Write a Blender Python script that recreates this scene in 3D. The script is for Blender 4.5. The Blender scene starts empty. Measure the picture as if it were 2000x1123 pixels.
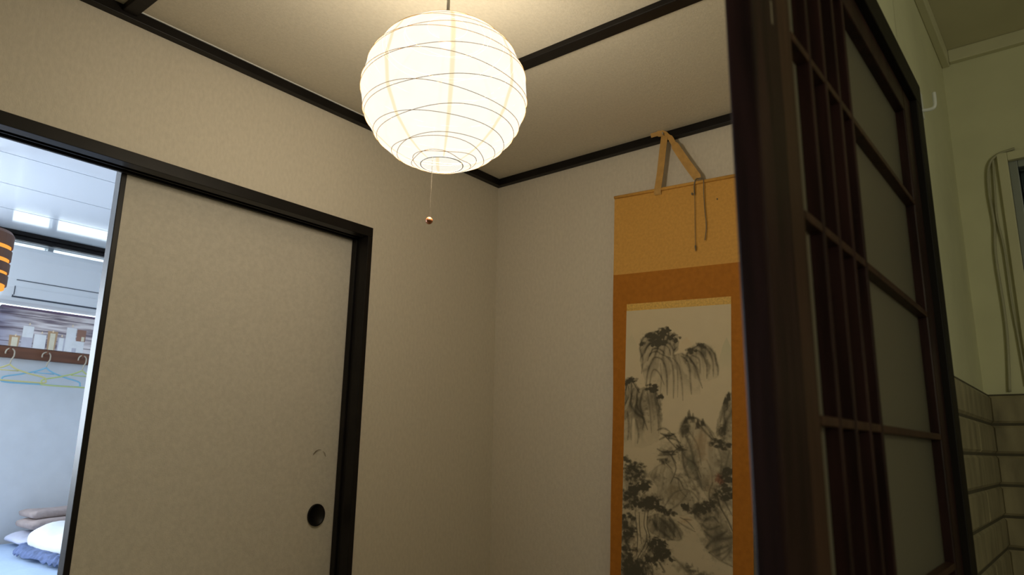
import bpy, bmesh, math, random
import numpy as np
from mathutils import Vector, Matrix

random.seed(7)
SC = bpy.context.scene
COL = SC.collection
EYE = 0.97                       # height of the lens above the floor

# ------------------------------------------------------------------ camera
R0 = Vector((0.779, 0.627, 0.017)).normalized()      # right
F0 = Vector((-0.614, 0.757, 0.221)).normalized()     # forward
R0 = (R0 - F0 * R0.dot(F0)).normalized()
U0 = R0.cross(F0).normalized()
cam_d = bpy.data.cameras.new('camera')
cam = bpy.data.objects.new('camera', cam_d)
COL.objects.link(cam)
cam.matrix_world = Matrix(((R0.x, U0.x, -F0.x, 0), (R0.y, U0.y, -F0.y, 0), (R0.z, U0.z, -F0.z, EYE), (0, 0, 0, 1)))
cam_d.sensor_width = 36.0
cam_d.lens = 1396 / 2000 * 36.0
cam_d.clip_start = 0.02
cam_d.dof.use_dof = True
cam_d.dof.focus_distance = 2.45
cam_d.dof.aperture_fstop = 4.5
SC.camera = cam

# ------------------------------------------------------------------ sky
W = bpy.data.worlds.new('sky'); SC.world = W
W.use_nodes = True
W.node_tree.nodes['Background'].inputs[0].default_value = (0.80, 0.90, 1.0, 1)
W.node_tree.nodes['Background'].inputs[1].default_value = 4.6

# ------------------------------------------------------------------ view
SC.view_settings.view_transform = 'Standard'
SC.view_settings.look = 'None'
SC.view_settings.exposure = 0.0
SC.view_settings.gamma = 1.0
SC.view_settings.use_curve_mapping = False


def area_light(name, loc, direction, sx, sy, power, color):
    d = bpy.data.lights.new(name, 'AREA')
    d.shape = 'RECTANGLE'; d.size = sx; d.size_y = sy; d.energy = power; d.color = color
    o = bpy.data.objects.new(name, d); COL.objects.link(o)
    o.location = loc
    o.rotation_euler = Vector(direction).to_track_quat('-Z', 'Y').to_euler()
    return o


# daylight of the bedroom's big window (left of the frame) plus a soft kitchen fill, added without a window there
area_light('bedroom_window_daylight', (-4.55, -0.25, 0.97 + 0.42), (1, 0.0, -0.05), 1.5, 1.0, 98, (0.76, 0.87, 1.0))
area_light('kitchen_fill_light', (1.44, 0.2, 0.97 + 0.55), (-1, 0.15, 0.0), 0.9, 0.6, 10.5, (1.0, 0.96, 0.70))


# ------------------------------------------------------------------ materials
def nt(name):
    m = bpy.data.materials.new(name); m.use_nodes = True
    return m, m.node_tree, m.node_tree.nodes, m.node_tree.links, m.node_tree.nodes['Principled BSDF']


def mat(name, col, rough=0.6, var=0.0, scale=20.0, bump=0.0, bscale=150.0, stretch=(1, 1, 1), spec=0.5, metal=0.0, detail=4.0, bdist=0.002):
    m, t, n, l, p = nt(name)
    p.inputs['Base Color'].default_value = (*col, 1)
    p.inputs['Roughness'].default_value = rough
    p.inputs['Specular IOR Level'].default_value = spec
    p.inputs['Metallic'].default_value = metal
    tc = n.new('ShaderNodeTexCoord'); mp = n.new('ShaderNodeMapping')
    mp.inputs['Scale'].default_value = stretch
    l.new(tc.outputs['Object'], mp.inputs['Vector'])
    if var > 0:
        no = n.new('ShaderNodeTexNoise'); no.inputs['Scale'].default_value = scale; no.inputs['Detail'].default_value = detail
        l.new(mp.outputs['Vector'], no.inputs['Vector'])
        cr = n.new('ShaderNodeValToRGB')
        cr.color_ramp.elements[0].position = 0.3; cr.color_ramp.elements[1].position = 0.7
        cr.color_ramp.elements[0].color = (*[max(0, c * (1 - var)) for c in col], 1)
        cr.color_ramp.elements[1].color = (*[min(1, c * (1 + var)) for c in col], 1)
        l.new(no.outputs['Fac'], cr.inputs['Fac']); l.new(cr.outputs['Color'], p.inputs['Base Color'])
    if bump > 0:
        nb = n.new('ShaderNodeTexNoise'); nb.inputs['Scale'].default_value = bscale; nb.inputs['Detail'].default_value = 3
        l.new(mp.outputs['Vector'], nb.inputs['Vector'])
        b = n.new('ShaderNodeBump'); b.inputs['Strength'].default_value = bump; b.inputs['Distance'].default_value = bdist
        l.new(nb.outputs['Fac'], b.inputs['Height']); l.new(b.outputs['Normal'], p.inputs['Normal'])
    return m


M = {}
M['wallpaper'] = mat('woven_wallpaper', (0.615, 0.56, 0.475), 0.85, 0.05, 90, 0.35, 260, (1, 1, 0.55), spec=0.2)
M['ceiling'] = mat('ceiling_paper', (0.62, 0.565, 0.47), 0.85, 0.05, 120, 0.4, 240, (1, 0.6, 1), spec=0.2)
M['fusuma'] = mat('fusuma_paper', (0.585, 0.54, 0.475), 0.85, 0.06, 70, 0.45, 230, spec=0.2)
M['dark'] = mat('black_lacquered_wood', (0.0075, 0.006, 0.0055), 0.45, 0.4, 8, 0.1, 60, (1, 1, 1), spec=0.22)
M['shoji'] = mat('dark_red_stained_wood', (0.022, 0.0085, 0.0080), 0.45, 0.5, 14, 0.15, 50, (4, 4, 0.35), spec=0.22)
M['shoji_lit'] = mat('lit_brown_wood', (0.042, 0.019, 0.012), 0.45, 0.4, 14, 0.15, 50, (4, 4, 0.35), spec=0.25)  # lighter copy of the door wood; lit faces put into the colour
M['jamb'] = mat('dark_frame_wood', (0.008, 0.006, 0.005), 0.6, 0.4, 10, 0.1, 50, (3, 3, 0.4), spec=0.2)
M['kwall'] = mat('kitchen_wall_paint', (0.66, 0.65, 0.45), 0.6, 0.05, 6, 0.1, 90, spec=0.3)
M['kceil'] = mat('kitchen_ceiling_board', (0.60, 0.57, 0.40), 0.7, 0.05, 6, spec=0.3)
M['ktrim'] = mat('kitchen_moulding_paint', (0.62, 0.60, 0.42), 0.5, 0.04, 8)
M['tile'] = mat('beige_wall_tile', (0.27, 0.235, 0.15), 0.45, 0.30, 22, 0.25, 40, (1, 1, 0.35))
M['grout'] = mat('tile_grout', (0.08, 0.07, 0.045), 0.8, 0.1, 30)
M['white'] = mat('white_plastic', (0.74, 0.76, 0.77), 0.35, 0.02, 5)
M['ac'] = mat('air_conditioner_plastic', (0.80, 0.83, 0.85), 0.4, 0.02, 5)
M['acdark'] = mat('vent_shadow_plastic', (0.05, 0.06, 0.08), 0.5)
M['bwall'] = mat('bedroom_wall_paint', (0.74, 0.77, 0.80), 0.8, 0.03, 12, 0.1, 120)
M['bfloor'] = mat('bedroom_floor_boards', (0.30, 0.22, 0.14), 0.5, 0.3, 5, stretch=(1, 8, 1))
M['tatami'] = mat('tatami_straw', (0.30, 0.25, 0.14), 0.8, 0.15, 60, 0.3, 120, (1, 12, 1))
M['kfloor'] = mat('kitchen_floor_vinyl', (0.30, 0.25, 0.17), 0.5, 0.2, 4)
M['brown'] = mat('rack_brown_wood', (0.17, 0.065, 0.030), 0.5, 0.25, 10, stretch=(1, 0.3, 4))
M['lampwood'] = mat('lamp_brown_wood', (0.13, 0.055, 0.028), 0.5, 0.2, 10)
M['alu'] = mat('grey_aluminium', (0.32, 0.35, 0.37), 0.4, metal=0.6)
M['cable'] = mat('painted_cable', (0.40, 0.385, 0.27), 0.5)
M['steel'] = mat('dull_steel', (0.35, 0.34, 0.32), 0.4, metal=0.8)
M['copper'] = mat('copper_knob', (0.42, 0.15, 0.06), 0.3, metal=0.35, spec=0.7)
M['goldcloth'] = mat('gold_damask_cloth', (0.60, 0.315, 0.070), 0.7, 0.07, 90, 0.3, 300, detail=2, spec=0.25)
M['browncloth'] = mat('rust_brown_cloth', (0.40, 0.148, 0.016), 0.75, 0.08, 60, 0.3, 320, spec=0.2)
M['goldstrip'] = mat('gold_brocade_strip', (0.62, 0.37, 0.075), 0.6, 0.2, 130, 0.3, 300)
M['ribbon'] = mat('tan_ribbon', (0.50, 0.28, 0.075), 0.65, 0.12, 40, 0.2, 300)
M['string'] = mat('grey_string', (0.16, 0.13, 0.09), 0.8)
M['bulk'] = mat('roller_wood', (0.20, 0.09, 0.04), 0.4)
M['sheet'] = mat('pale_blue_sheet', (0.42, 0.55, 0.74), 0.85, 0.05, 4, 0.3, 14, bdist=0.01)
M['duvet'] = mat('white_cotton', (0.72, 0.75, 0.75), 0.9, 0.04, 5, 0.5, 9, bdist=0.02)
M['navy'] = mat('navy_trim_cloth', (0.10, 0.14, 0.27), 0.9, 0.4, 30, 0.6, 40, bdist=0.01)
M['blanket'] = mat('beige_grey_fleece', (0.44, 0.36, 0.34), 0.95, 0.12, 14, 0.6, 60, bdist=0.006)
M['lilac'] = mat('lilac_white_quilt', (0.62, 0.64, 0.78), 0.9, 0.08, 8, 0.6, 20, bdist=0.01)
M['bedwood'] = mat('bed_frame_wood', (0.25, 0.16, 0.09), 0.5)
M['hyellow'] = mat('yellow_plastic', (0.72, 0.66, 0.28), 0.4)
M['hblue'] = mat('light_blue_plastic', (0.28, 0.60, 0.80), 0.4)
M['hgreen'] = mat('yellow_green_plastic', (0.58, 0.66, 0.25), 0.4)
M['hookcream'] = mat('cream_plastic', (0.56, 0.50, 0.38), 0.4)
M['paperprint'] = None


def ceiling_gloss():
    m, t, n, l, p = nt('glossy_ceiling_panels')
    p.inputs['Base Color'].default_value = (0.68, 0.73, 0.80, 1)
    p.inputs['Roughness'].default_value = 0.13
    p.inputs['Specular IOR Level'].default_value = 0.7
    return m
M['bceil'] = ceiling_gloss()


def frosted():
    m, t, n, l, p = nt('frosted_glass')
    p.inputs['Base Color'].default_value = (0.25, 0.235, 0.165, 1)
    p.inputs['Roughness'].default_value = 0.55
    p.inputs['Transmission Weight'].default_value = 0.75
    p.inputs['IOR'].default_value = 1.25
    p.inputs['Specular IOR Level'].default_value = 0.4
    no = n.new('ShaderNodeTexNoise'); no.inputs['Scale'].default_value = 160
    b = n.new('ShaderNodeBump'); b.inputs['Strength'].default_value = 0.25; b.inputs['Distance'].default_value = 0.001
    l.new(no.outputs['Fac'], b.inputs['Height']); l.new(b.outputs['Normal'], p.inputs['Normal'])
    return m
M['frost'] = frosted()


def glass():
    m, t, n, l, p = nt('window_glass')
    p.inputs['Base Color'].default_value = (0.92, 0.96, 0.96, 1)
    p.inputs['Roughness'].default_value = 0.02
    p.inputs['Transmission Weight'].default_value = 1.0
    p.inputs['IOR'].default_value = 1.05
    return m
M['glass'] = glass()


def glow(name, col, s):
    m = bpy.data.materials.new(name); m.use_nodes = True
    n = m.node_tree.nodes; n.remove(n['Principled BSDF'])
    e = n.new('ShaderNodeEmission'); e.inputs[0].default_value = (*col, 1); e.inputs[1].default_value = s
    m.node_tree.links.new(e.outputs[0], n['Material Output'].inputs[0])
    return m
M['bulb'] = glow('lit_bulb', (1.0, 0.93, 0.78), 6.0)
M['amber'] = glow('amber_lit_liner', (1.0, 0.40, 0.07), 1.15)


def lantern_paper(strength, clear, seams):
    """lit washi: glows, and lets part of the bulb's light straight through; double paper at the seams"""
    m = bpy.data.materials.new('lit_washi_paper'); m.use_nodes = True
    t = m.node_tree; n = t.nodes; l = t.links
    n.remove(n['Principled BSDF'])
    e = n.new('ShaderNodeEmission'); e.inputs[1].default_value = strength
    tr = n.new('ShaderNodeBsdfTransparent')
    mx = n.new('ShaderNodeMixShader')
    tc = n.new('ShaderNodeTexCoord'); sp = n.new('ShaderNodeSeparateXYZ'); l.new(tc.outputs['Object'], sp.inputs[0])
    at = n.new('ShaderNodeMath'); at.operation = 'ARCTAN2'; l.new(sp.outputs[1], at.inputs[0]); l.new(sp.outputs[0], at.inputs[1])
    k = n.new('ShaderNodeMath'); k.operation = 'MULTIPLY_ADD'; k.inputs[1].default_value = seams / (2 * math.pi); k.inputs[2].default_value = 20.5 + 0.712 * seams / (2 * math.pi)
    l.new(at.outputs[0], k.inputs[0])
    fr = n.new('ShaderNodeMath'); fr.operation = 'FRACT'; l.new(k.outputs[0], fr.inputs[0])
    d = n.new('ShaderNodeMath'); d.operation = 'SUBTRACT'; d.inputs[1].default_value = 0.5; l.new(fr.outputs[0], d.inputs[0])
    ab = n.new('ShaderNodeMath'); ab.operation = 'ABSOLUTE'; l.new(d.outputs[0], ab.inputs[0])
    ss = n.new('ShaderNodeMapRange'); ss.inputs['From Min'].default_value = 0.022; ss.inputs['From Max'].default_value = 0.046
    ss.inputs['To Min'].default_value = 1.0; ss.inputs['To Max'].default_value = 0.0
    l.new(ab.outputs[0], ss.inputs['Value'])
    no = n.new('ShaderNodeTexNoise'); no.inputs['Scale'].default_value = 25; no.inputs['Detail'].default_value = 5
    l.new(tc.outputs['Object'], no.inputs['Vector'])
    c1 = n.new('ShaderNodeMix'); c1.data_type = 'RGBA'
    c1.inputs['A'].default_value = (1.0, 0.95, 0.78, 1); c1.inputs['B'].default_value = (1.0, 0.985, 0.90, 1)
    l.new(no.outputs['Fac'], c1.inputs['Factor'])
    c2 = n.new('ShaderNodeMix'); c2.data_type = 'RGBA'; c2.inputs['B'].default_value = (0.94, 0.80, 0.52, 1)
    l.new(c1.outputs['Result'], c2.inputs['A']); l.new(ss.outputs['Result'], c2.inputs['Factor'])
    l.new(c2.outputs['Result'], e.inputs[0])
    cl = n.new('ShaderNodeMapRange'); cl.inputs['To Min'].default_value = clear; cl.inputs['To Max'].default_value = clear * 0.45
    l.new(ss.outputs['Result'], cl.inputs['Value'])
    l.new(cl.outputs['Result'], mx.inputs[0])
    l.new(e.outputs[0], mx.inputs[1]); l.new(tr.outputs[0], mx.inputs[2])
    l.new(mx.outputs[0], n['Material Output'].inputs[0])
    return m
M['washi'] = lantern_paper(1.10, 0.11, 8)


# ------------------------------------------------------------------ mesh helpers
class MB:
    def __init__(s): s.v = []; s.f = []
    def add(s, verts, faces):
        o = len(s.v); s.v += [tuple(map(float, p)) for p in verts]; s.f += [tuple(i + o for i in q) for q in faces]; return s
    def box(s, x0, x1, y0, y1, z0, z1):
        if x0 > x1: x0, x1 = x1, x0
        if y0 > y1: y0, y1 = y1, y0
        if z0 > z1: z0, z1 = z1, z0
        return s.add([(x0, y0, z0), (x1, y0, z0), (x1, y1, z0), (x0, y1, z0), (x0, y0, z1), (x1, y0, z1), (x1, y1, z1), (x0, y1, z1)],
                     [(3, 2, 1, 0), (4, 5, 6, 7), (0, 1, 5, 4), (1, 2, 6, 5), (2, 3, 7, 6), (3, 0, 4, 7)])
    def tube(s, pts, r, n=8, closed=False, caps=True):
        pts = [Vector(p) for p in pts]; N = len(pts)
        rr = r if isinstance(r, (list, tuple)) else [r] * N
        rings = []; up = None
        for i, p in enumerate(pts):
            a = pts[(i - 1) % N] if (closed or i > 0) else p
            b = pts[(i + 1) % N] if (closed or i < N - 1) else p
            t = (b - a).normalized()
            if up is None:
                up = Vector((0, 0, 1)) if abs(t.z) < 0.9 else Vector((1, 0, 0))
            u = (up - t * up.dot(t)).normalized(); up = u
            w = t.cross(u)
            rings.append([p + (u * math.cos(2 * math.pi * k / n) + w * math.sin(2 * math.pi * k / n)) * rr[i] for k in range(n)])
        vs = [q for ring in rings for q in ring]; fs = []
        for i in range(N if closed else N - 1):
            j = (i + 1) % N
            for k in range(n):
                k2 = (k + 1) % n
                fs.append((i * n + k, i * n + k2, j * n + k2, j * n + k))
        if caps and not closed:
            fs.append(tuple(range(n - 1, -1, -1))); fs.append(tuple((N - 1) * n + k for k in range(n)))
        return s.add(vs, fs)
    def lathe(s, prof, c, n=32, cap=True):
        vs = []; fs = []
        for (r, z) in prof:
            for k in range(n):
                a = 2 * math.pi * k / n; vs.append((c[0] + r * math.cos(a), c[1] + r * math.sin(a), c[2] + z))
        for i in range(len(prof) - 1):
            for k in range(n):
                k2 = (k + 1) % n; fs.append((i * n + k, i * n + k2, (i + 1) * n + k2, (i + 1) * n + k))
        if cap:
            fs.append(tuple(range(n - 1, -1, -1))); fs.append(tuple((len(prof) - 1) * n + k for k in range(n)))
        return s.add(vs, fs)
    def strip(s, pts, width, th, wdir=None):
        """flat ribbon along pts; width direction per point given or one vector"""
        pts = [Vector(p) for p in pts]; N = len(pts); vs = []; fs = []
        for i, p in enumerate(pts):
            a = pts[max(0, i - 1)]; b = pts[min(N - 1, i + 1)]; t = (b - a).normalized()
            wd = wdir[i] if isinstance(wdir, list) else wdir
            wv = (Vector(wd) - t * Vector(wd).dot(t)).normalized(); nv = t.cross(wv)
            w = width[i] if isinstance(width, list) else width
            for (sa, sb) in ((-1, -1), (1, -1), (1, 1), (-1, 1)):
                vs.append(p + wv * sa * w / 2 + nv * sb * th / 2)
        for i in range(N - 1):
            for k in range(4):
                k2 = (k + 1) % 4; fs.append((i * 4 + k, i * 4 + k2, (i + 1) * 4 + k2, (i + 1) * 4 + k))
        fs.append((3, 2, 1, 0)); fs.append(tuple((N - 1) * 4 + k for k in range(4)))
        return s.add(vs, fs)
    def build(s, name, m, parent=None, bevel=0.0, smooth=False, seg=2, origin=None):
        me = bpy.data.meshes.new(name)
        org = Vector(origin) if origin is not None else Vector((0, 0, 0))
        me.from_pydata([tuple(Vector(p) - org) for p in s.v], [], s.f)
        bm = bmesh.new(); bm.from_mesh(me); bmesh.ops.recalc_face_normals(bm, faces=bm.faces); bm.to_mesh(me); bm.free()
        o = bpy.data.objects.new(name, me); COL.objects.link(o); o.location = org
        if isinstance(m, (list, tuple)):
            for q in m: me.materials.append(q)
        else: me.materials.append(m)
        if smooth:
            for p in me.polygons: p.use_smooth = True
        if bevel > 0:
            b = o.modifiers.new('edge', 'BEVEL'); b.width = bevel; b.segments = seg; b.limit_method = 'ANGLE'; b.angle_limit = math.radians(40)
        if parent: adopt(o, parent)
        return o


def adopt(o, parent):
    o.parent = parent
    o.matrix_parent_inverse = Matrix.Translation(Vector(parent.location)).inverted()


def tag(o, label=None, cat=None, group=None, kind=None):
    if label: o['label'] = label
    if cat: o['category'] = cat
    if group: o['group'] = group
    if kind: o['kind'] = kind
    return o


def thing(name, label, cat, loc, group=None, kind=None):
    o = bpy.data.objects.new(name, None); COL.objects.link(o); o.location = loc; o.empty_display_size = 0.05
    return tag(o, label, cat, group, kind)


def struct(name, mb, m, label=None, cat=None, bevel=0.0, parent=None):
    o = mb.build(name, m, parent, bevel)
    if parent is None: tag(o, label, cat, None, 'structure')
    return o


def h(z): return z + EYE          # heights below are measured from the lens


XL, YB, ZC = -2.2, 2.59, 1.315           # left wall, back wall, ceiling of the tatami room
XB0, XB1, ZCB = -2.345, -4.6, 1.15       # bedroom: this side, far side, ceiling
XP = -0.247                              # kitchen face of the partition
YK, XK1, ZCK = 2.49, 1.5, 1.27           # kitchen back wall, right wall, ceiling
YN = -1.6                                # wall behind the camera
FL = -EYE

# ------------------------------------------------------------------ room shells
# tatami room left wall (opening y 0..1.80, up to 0.867)
OY0, OY1, OZ = 0.0, 1.80, 0.866
struct('wall_left', MB().box(XL, XB0 + 0.02, YN, OY0, h(FL), h(ZC)).box(XL, XB0 + 0.02, OY1, YB + 0.1, h(FL), h(ZC)).box(XL, XB0 + 0.02, OY0, OY1, h(OZ), h(ZC)),
       M['wallpaper'], 'beige wallpapered wall with the sliding paper doors', 'wall')
struct('wall_back', MB().box(XL - 0.1, XP - 0.05, YB, YB + 0.1, h(FL), h(ZC)), M['wallpaper'], 'beige wallpapered wall behind the hanging scroll', 'wall')
struct('wall_near', MB().box(XB1, XK1, YN - 0.1, YN, h(FL), h(ZC)), M['wallpaper'], 'wall behind the viewer', 'wall')
struct('ceiling', MB().box(XL - 0.02, XP - 0.03, YN, YB + 0.1, h(ZC), h(ZC) + 0.1), M['ceiling'], 'beige papered ceiling above the paper lantern', 'ceiling')
struct('floor', MB().box(XL, XP, YN, YB, h(FL) - 0.05, h(FL)), M['tatami'], 'straw tatami floor', 'floor')
# partition to the kitchen: tatami side papered, kitchen side painted
PY0, PY1, PZ = -0.30, 1.69, 0.80
struct('wall_partition', MB().box(XP, XP - 0.06, YN, PY0, h(FL), h(1.33)).box(XP, XP - 0.06, PY1 - 0.002, YB, h(FL), h(1.33)).box(XP, XP - 0.06, PY0, PY1, h(PZ), h(1.33)),
       M['kwall'], 'pale kitchen wall beside and above the lattice door', 'wall')
struct('wall_kitchen_back', MB().box(XP, -0.137, YK, YK + 0.1, h(FL), h(ZCK)).box(0.55, XK1, YK, YK + 0.1, h(FL), h(ZCK)).box(-0.137, 0.55, YK, YK + 0.1, h(FL), h(0.25)).box(-0.137, 0.55, YK, YK + 0.1, h(0.895), h(ZCK)),
       M['kwall'], 'pale yellow kitchen wall with the window', 'wall')
struct('wall_kitchen_right', MB().box(XK1, XK1 + 0.1, YN, YK, h(FL), h(ZCK)), M['kwall'], 'kitchen wall out of view', 'wall')
struct('ceiling_kitchen', MB().box(XP, XK1, YN, YK + 0.1, h(ZCK), h(ZCK) + 0.08), M['kceil'], 'dim kitchen ceiling', 'ceiling')
struct('floor_kitchen', MB().box(XP, XK1, YN, YK, h(FL) - 0.05, h(FL)), M['kfloor'], 'kitchen floor', 'floor')
# bedroom
BW0, BW1, BWZ0, BWZ1 = 1.20, 1.99, 0.715, 1.095    # transom window behind the air conditioner
struct('wall_bedroom_far', MB().box(XB1, XB1 - 0.1, YN, BW0, h(FL), h(ZCB)).box(XB1, XB1 - 0.1, BW1, 2.7, h(FL), h(ZCB)).box(XB1, XB1 - 0.1, BW0, BW1, h(FL), h(BWZ0)).box(XB1, XB1 - 0.1, BW0, BW1, h(BWZ1), h(ZCB)),
       M['bwall'], 'pale blue bedroom wall under the air conditioner', 'wall')
struct('wall_bedroom_right', MB().box(XB1, XB0, 2.66, 2.76, h(FL), h(ZCB)), M['bwall'], 'bedroom side wall', 'wall')
struct('wall_bedroom_near', MB().box(XB0, XB0 + 0.02, YN, OY0, h(FL), h(ZCB)).box(XB0, XB0 + 0.02, OY1, 2.7, h(FL), h(ZCB)).box(XB0, XB0 + 0.02, OY0, OY1, h(OZ), h(ZCB)),
       M['bwall'], 'bedroom side of the sliding door wall', 'wall')
struct('floor_bedroom', MB().box(XB1, XL, YN, 2.7, h(FL) - 0.05, h(FL)), M['bfloor'], 'bedroom floor', 'floor')
# glossy panel ceiling: long boards with open joints, dark backing in the joints
cb = MB(); xs = [XB0, -2.50, -2.92, -3.34, -3.755, -4.17, -4.6]
for a, b in zip(xs[:-1], xs[1:]):
    cb.box(a - 0.005, b + 0.003, YN, 2.7, h(ZCB), h(ZCB) + 0.03)
struct('ceiling_bedroom', cb, M['bceil'], 'glossy white panelled bedroom ceiling with thin dark joints', 'ceiling')
struct('trim_backing', MB().box(XB0 - 0.0, XB1, YN, 2.7, h(ZCB) + 0.03, h(ZCB) + 0.06), M['acdark'])
# bedroom cornice at the far wall: two stepped dark strips
struct('trim_1', MB().box(XB1, XB1 + 0.022, YN, 2.66, h(1.100), h(1.124)).box(XB1, XB1 + 0.032, YN, 2.66, h(1.127), h(ZCB)), M['dark'], 'black cornice above the air conditioner', 'trim', 0.002)

# tatami room cornices and ceiling battens
struct('trim_2', MB().box(XL, XL + 0.03, YN, YB, h(1.28), h(ZC)), M['dark'], 'black cornice along the sliding door wall', 'trim', 0.002)
struct('trim_3', MB().box(XL + 0.03, XP - 0.06, YB - 0.03, YB, h(1.28), h(ZC)), M['dark'], 'black cornice above the hanging scroll', 'trim', 0.002)
for k, (y0, y1) in enumerate(((-0.23, -0.185), (0.755, 0.80), (1.735, 1.785))):
    struct('trim_%d' % (4 + k), MB().box(XL + 0.03, XP - 0.06, y0, y1, h(ZC - 0.022), h(ZC)), M['dark'],
           ['dark ceiling batten behind the viewer', 'dark ceiling batten at the upper left corner', 'dark ceiling batten passing behind the lantern'][k], 'trim', 0.003)
# pale strip put in for the highlighted wallpaper edge above the left cornice
struct('trim_7', MB().box(XL + 0.03, XL + 0.034, 0.80, 1.735, h(ZC - 0.003), h(ZC)), M['white'], 'thin pale strip for the highlight along the cornice', 'trim')

# frame of the sliding doors
fr = MB()
fr.box(XL + 0.010, -2.232, OY0 - 0.02, OY1 + 0.001, h(0.828), h(0.867))           # front lip of the head
fr.box(-2.232, -2.252, OY0, OY1, h(0.838), h(0.867))
fr.box(-2.252, -2.258, OY0, OY1, h(0.829), h(0.867))                               # ridge between the grooves
fr.box(-2.258, -2.276, OY0, OY1, h(0.838), h(0.867))
fr.box(-2.276, -2.288, OY0, OY1, h(0.826), h(0.867))
fr.box(-2.288, XB0 - 0.006, OY0, OY1, h(0.858), h(0.867))
fr.box(XL + 0.010, -2.235, 1.778, OY1 + 0.001, h(FL), h(0.828))                    # right jamb
fr.box(-2.235, -2.262, 1.784, OY1 + 0.001, h(FL), h(0.838))
fr.box(-2.262, -2.288, 1.776, OY1 + 0.001, h(FL), h(0.826))
fr.box(-2.288, XB0 - 0.006, 1.795, OY1 + 0.001, h(FL), h(0.858))
fr.box(XL + 0.010, XB0 - 0.006, OY0 - 0.02, OY0 + 0.012, h(FL), h(0.828))
struct('trim_8', fr, M['dark'], 'black grooved frame around the sliding paper doors', 'trim', 0.0015)

# ------------------------------------------------------------------ sliding paper doors (fusuma)
def fusuma(name, label, x0, x1, y0, y1, pull_y):
    t = thing(name, label, 'door', (x0, (y0 + y1) / 2, 0.0), None, 'structure')
    sw = 0.018
    MB().box(x0 - 0.002, x1 + 0.002, y0 + sw, y1 - 0.004, h(FL + 0.02), h(0.852)).build('paper_panel', M['fusuma'], t)
    MB().box(x0 + 0.001, x1 - 0.001, y0, y0 + sw, h(FL + 0.01), h(0.856)).build('edge_stile', M['dark'], t, 0.002)
    MB().box(x0, x1, y1 - 0.004, y1 + 0.006, h(FL + 0.01), h(0.856)).build('edge_stile', M['dark'], t, 0.001)
    MB().box(x0, x1, y0 + sw, y1, h(FL + 0.005), h(FL + 0.02)).build('bottom_rail', M['dark'], t)
    MB().box(x0 - 0.001, x1 + 0.001, y0 + sw, y1 - 0.004, h(0.852), h(0.857)).build('top_rail', M['dark'], t)
    return t

d1 = fusuma('door_1', 'beige sliding paper door with a round black finger pull', -2.290, -2.310, 0.866, 1.787, 1.69)
# finger pull: ring and sunken cup, 7.6 cm wide
py, pz, px = 1.697, h(-0.2475), -2.2875
R = 0.0375
pull = MB()
prof = [(R, -0.001), (R, 0.0035), (R - 0.002, 0.0045), (R - 0.005, 0.0040), (R - 0.006, 0.001), (0.0, 0.0008)]
n = 40; vs = []; fs = []
for (r, d) in prof:
    for k in range(n):
        a = 2 * math.pi * k / n; vs.append((px + d, py + r * math.cos(a), pz + r * 1.06 * math.sin(a)))
for i in range(len(prof) - 1):
    for k in range(n): fs.append((i * n + k, i * n + (k + 1) % n, (i + 1) * n + (k + 1) % n, (i + 1) * n + k))
pull.add(vs, fs)
po = pull.build('finger_pull', M['dark'], d1, smooth=True)
# torn paper marks above the pull
sc = MB()
sc.tube([(-2.2878, 1.664, h(-0.030)), (-2.2876, 1.675, h(-0.018)), (-2.2876, 1.688, h(-0.012)), (-2.2878, 1.699, h(-0.014))], [0.0010, 0.0016, 0.0009, 0.0005], 5)
sc.tube([(-2.2878, 1.707, h(-0.018)), (-2.2876, 1.716, h(-0.026)), (-2.2878, 1.7215, h(-0.038))], [0.0005, 0.001, 0.0006], 5)
tag(sc.build('tear_mark', M['string'], d1), 'thin dark tear in the paper')
d2 = fusuma('door_2', 'second sliding paper door pushed behind the first one', -2.313, -2.334, 0.868, 1.787, 1.69)

# ------------------------------------------------------------------ lattice door (shoji with frosted panes)
XS = -0.226
t = thing('door_3', 'dark wooden lattice door with frosted panes standing open at the right', 'door', (XS - 0.015, 1.14, 0.0), None, 'structure')
SY0, SY1 = 0.667, 1.622
MB().box(XS, XS - 0.0295, SY0, 0.752, h(FL + 0.01), h(0.742)).build('near_stile', M['shoji'], t, 0.003)
MB().box(XS - 0.002, XS - 0.028, 0.752, 0.806, h(FL + 0.01), h(0.742)).build('near_inner_stile', M['shoji_lit'], t, 0.004)
MB().box(XS - 0.001, XS - 0.0285, 1.545, SY1, h(FL + 0.01), h(0.742)).build('far_stile', M['shoji'], t, 0.003)
MB().box(XS - 0.001, XS - 0.0285, 0.806, 1.545, h(0.690), h(0.742)).build('top_rail', M['shoji'], t, 0.003)
MB().box(XS - 0.001, XS - 0.0285, 0.806, 1.545, h(FL + 0.01), h(-0.62)).build('bottom_rail', M['shoji'], t, 0.003)
for y in (0.877, 0.946, 1.016, 1.080):
    MB().box(XS - 0.001, XS - 0.0182, y - 0.0055, y + 0.0055, h(-0.62), h(0.690)).build('upright_bar', M['shoji'], t, 0.0015)
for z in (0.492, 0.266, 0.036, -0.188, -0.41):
    MB().box(XS - 0.0015, XS - 0.0182, 0.806, 1.545, h(z - 0.0055), h(z + 0.0055)).build('cross_bar', M['shoji_lit'], t, 0.0015)
MB().box(XS - 0.0186, XS - 0.0215, 0.80, 1.55, h(-0.625), h(0.695)).build('frosted_pane', M['frost'], t)
MB().box(XS + 0.0003, XS - 0.0005, 0.727, 0.732, h(0.466), h(0.495)).build('pale_mark', M['string'], t)  # pale upright mark on the near stile
# head and far post of the opening
struct('trim_9', MB().box(-0.214, -0.318, PY0, PY1, h(0.744), h(0.802)).box(-0.214, -0.318, 1.625, PY1, h(FL), h(0.744)), M['jamb'], 'black head and post around the lattice door', 'trim', 0.002)

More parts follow.
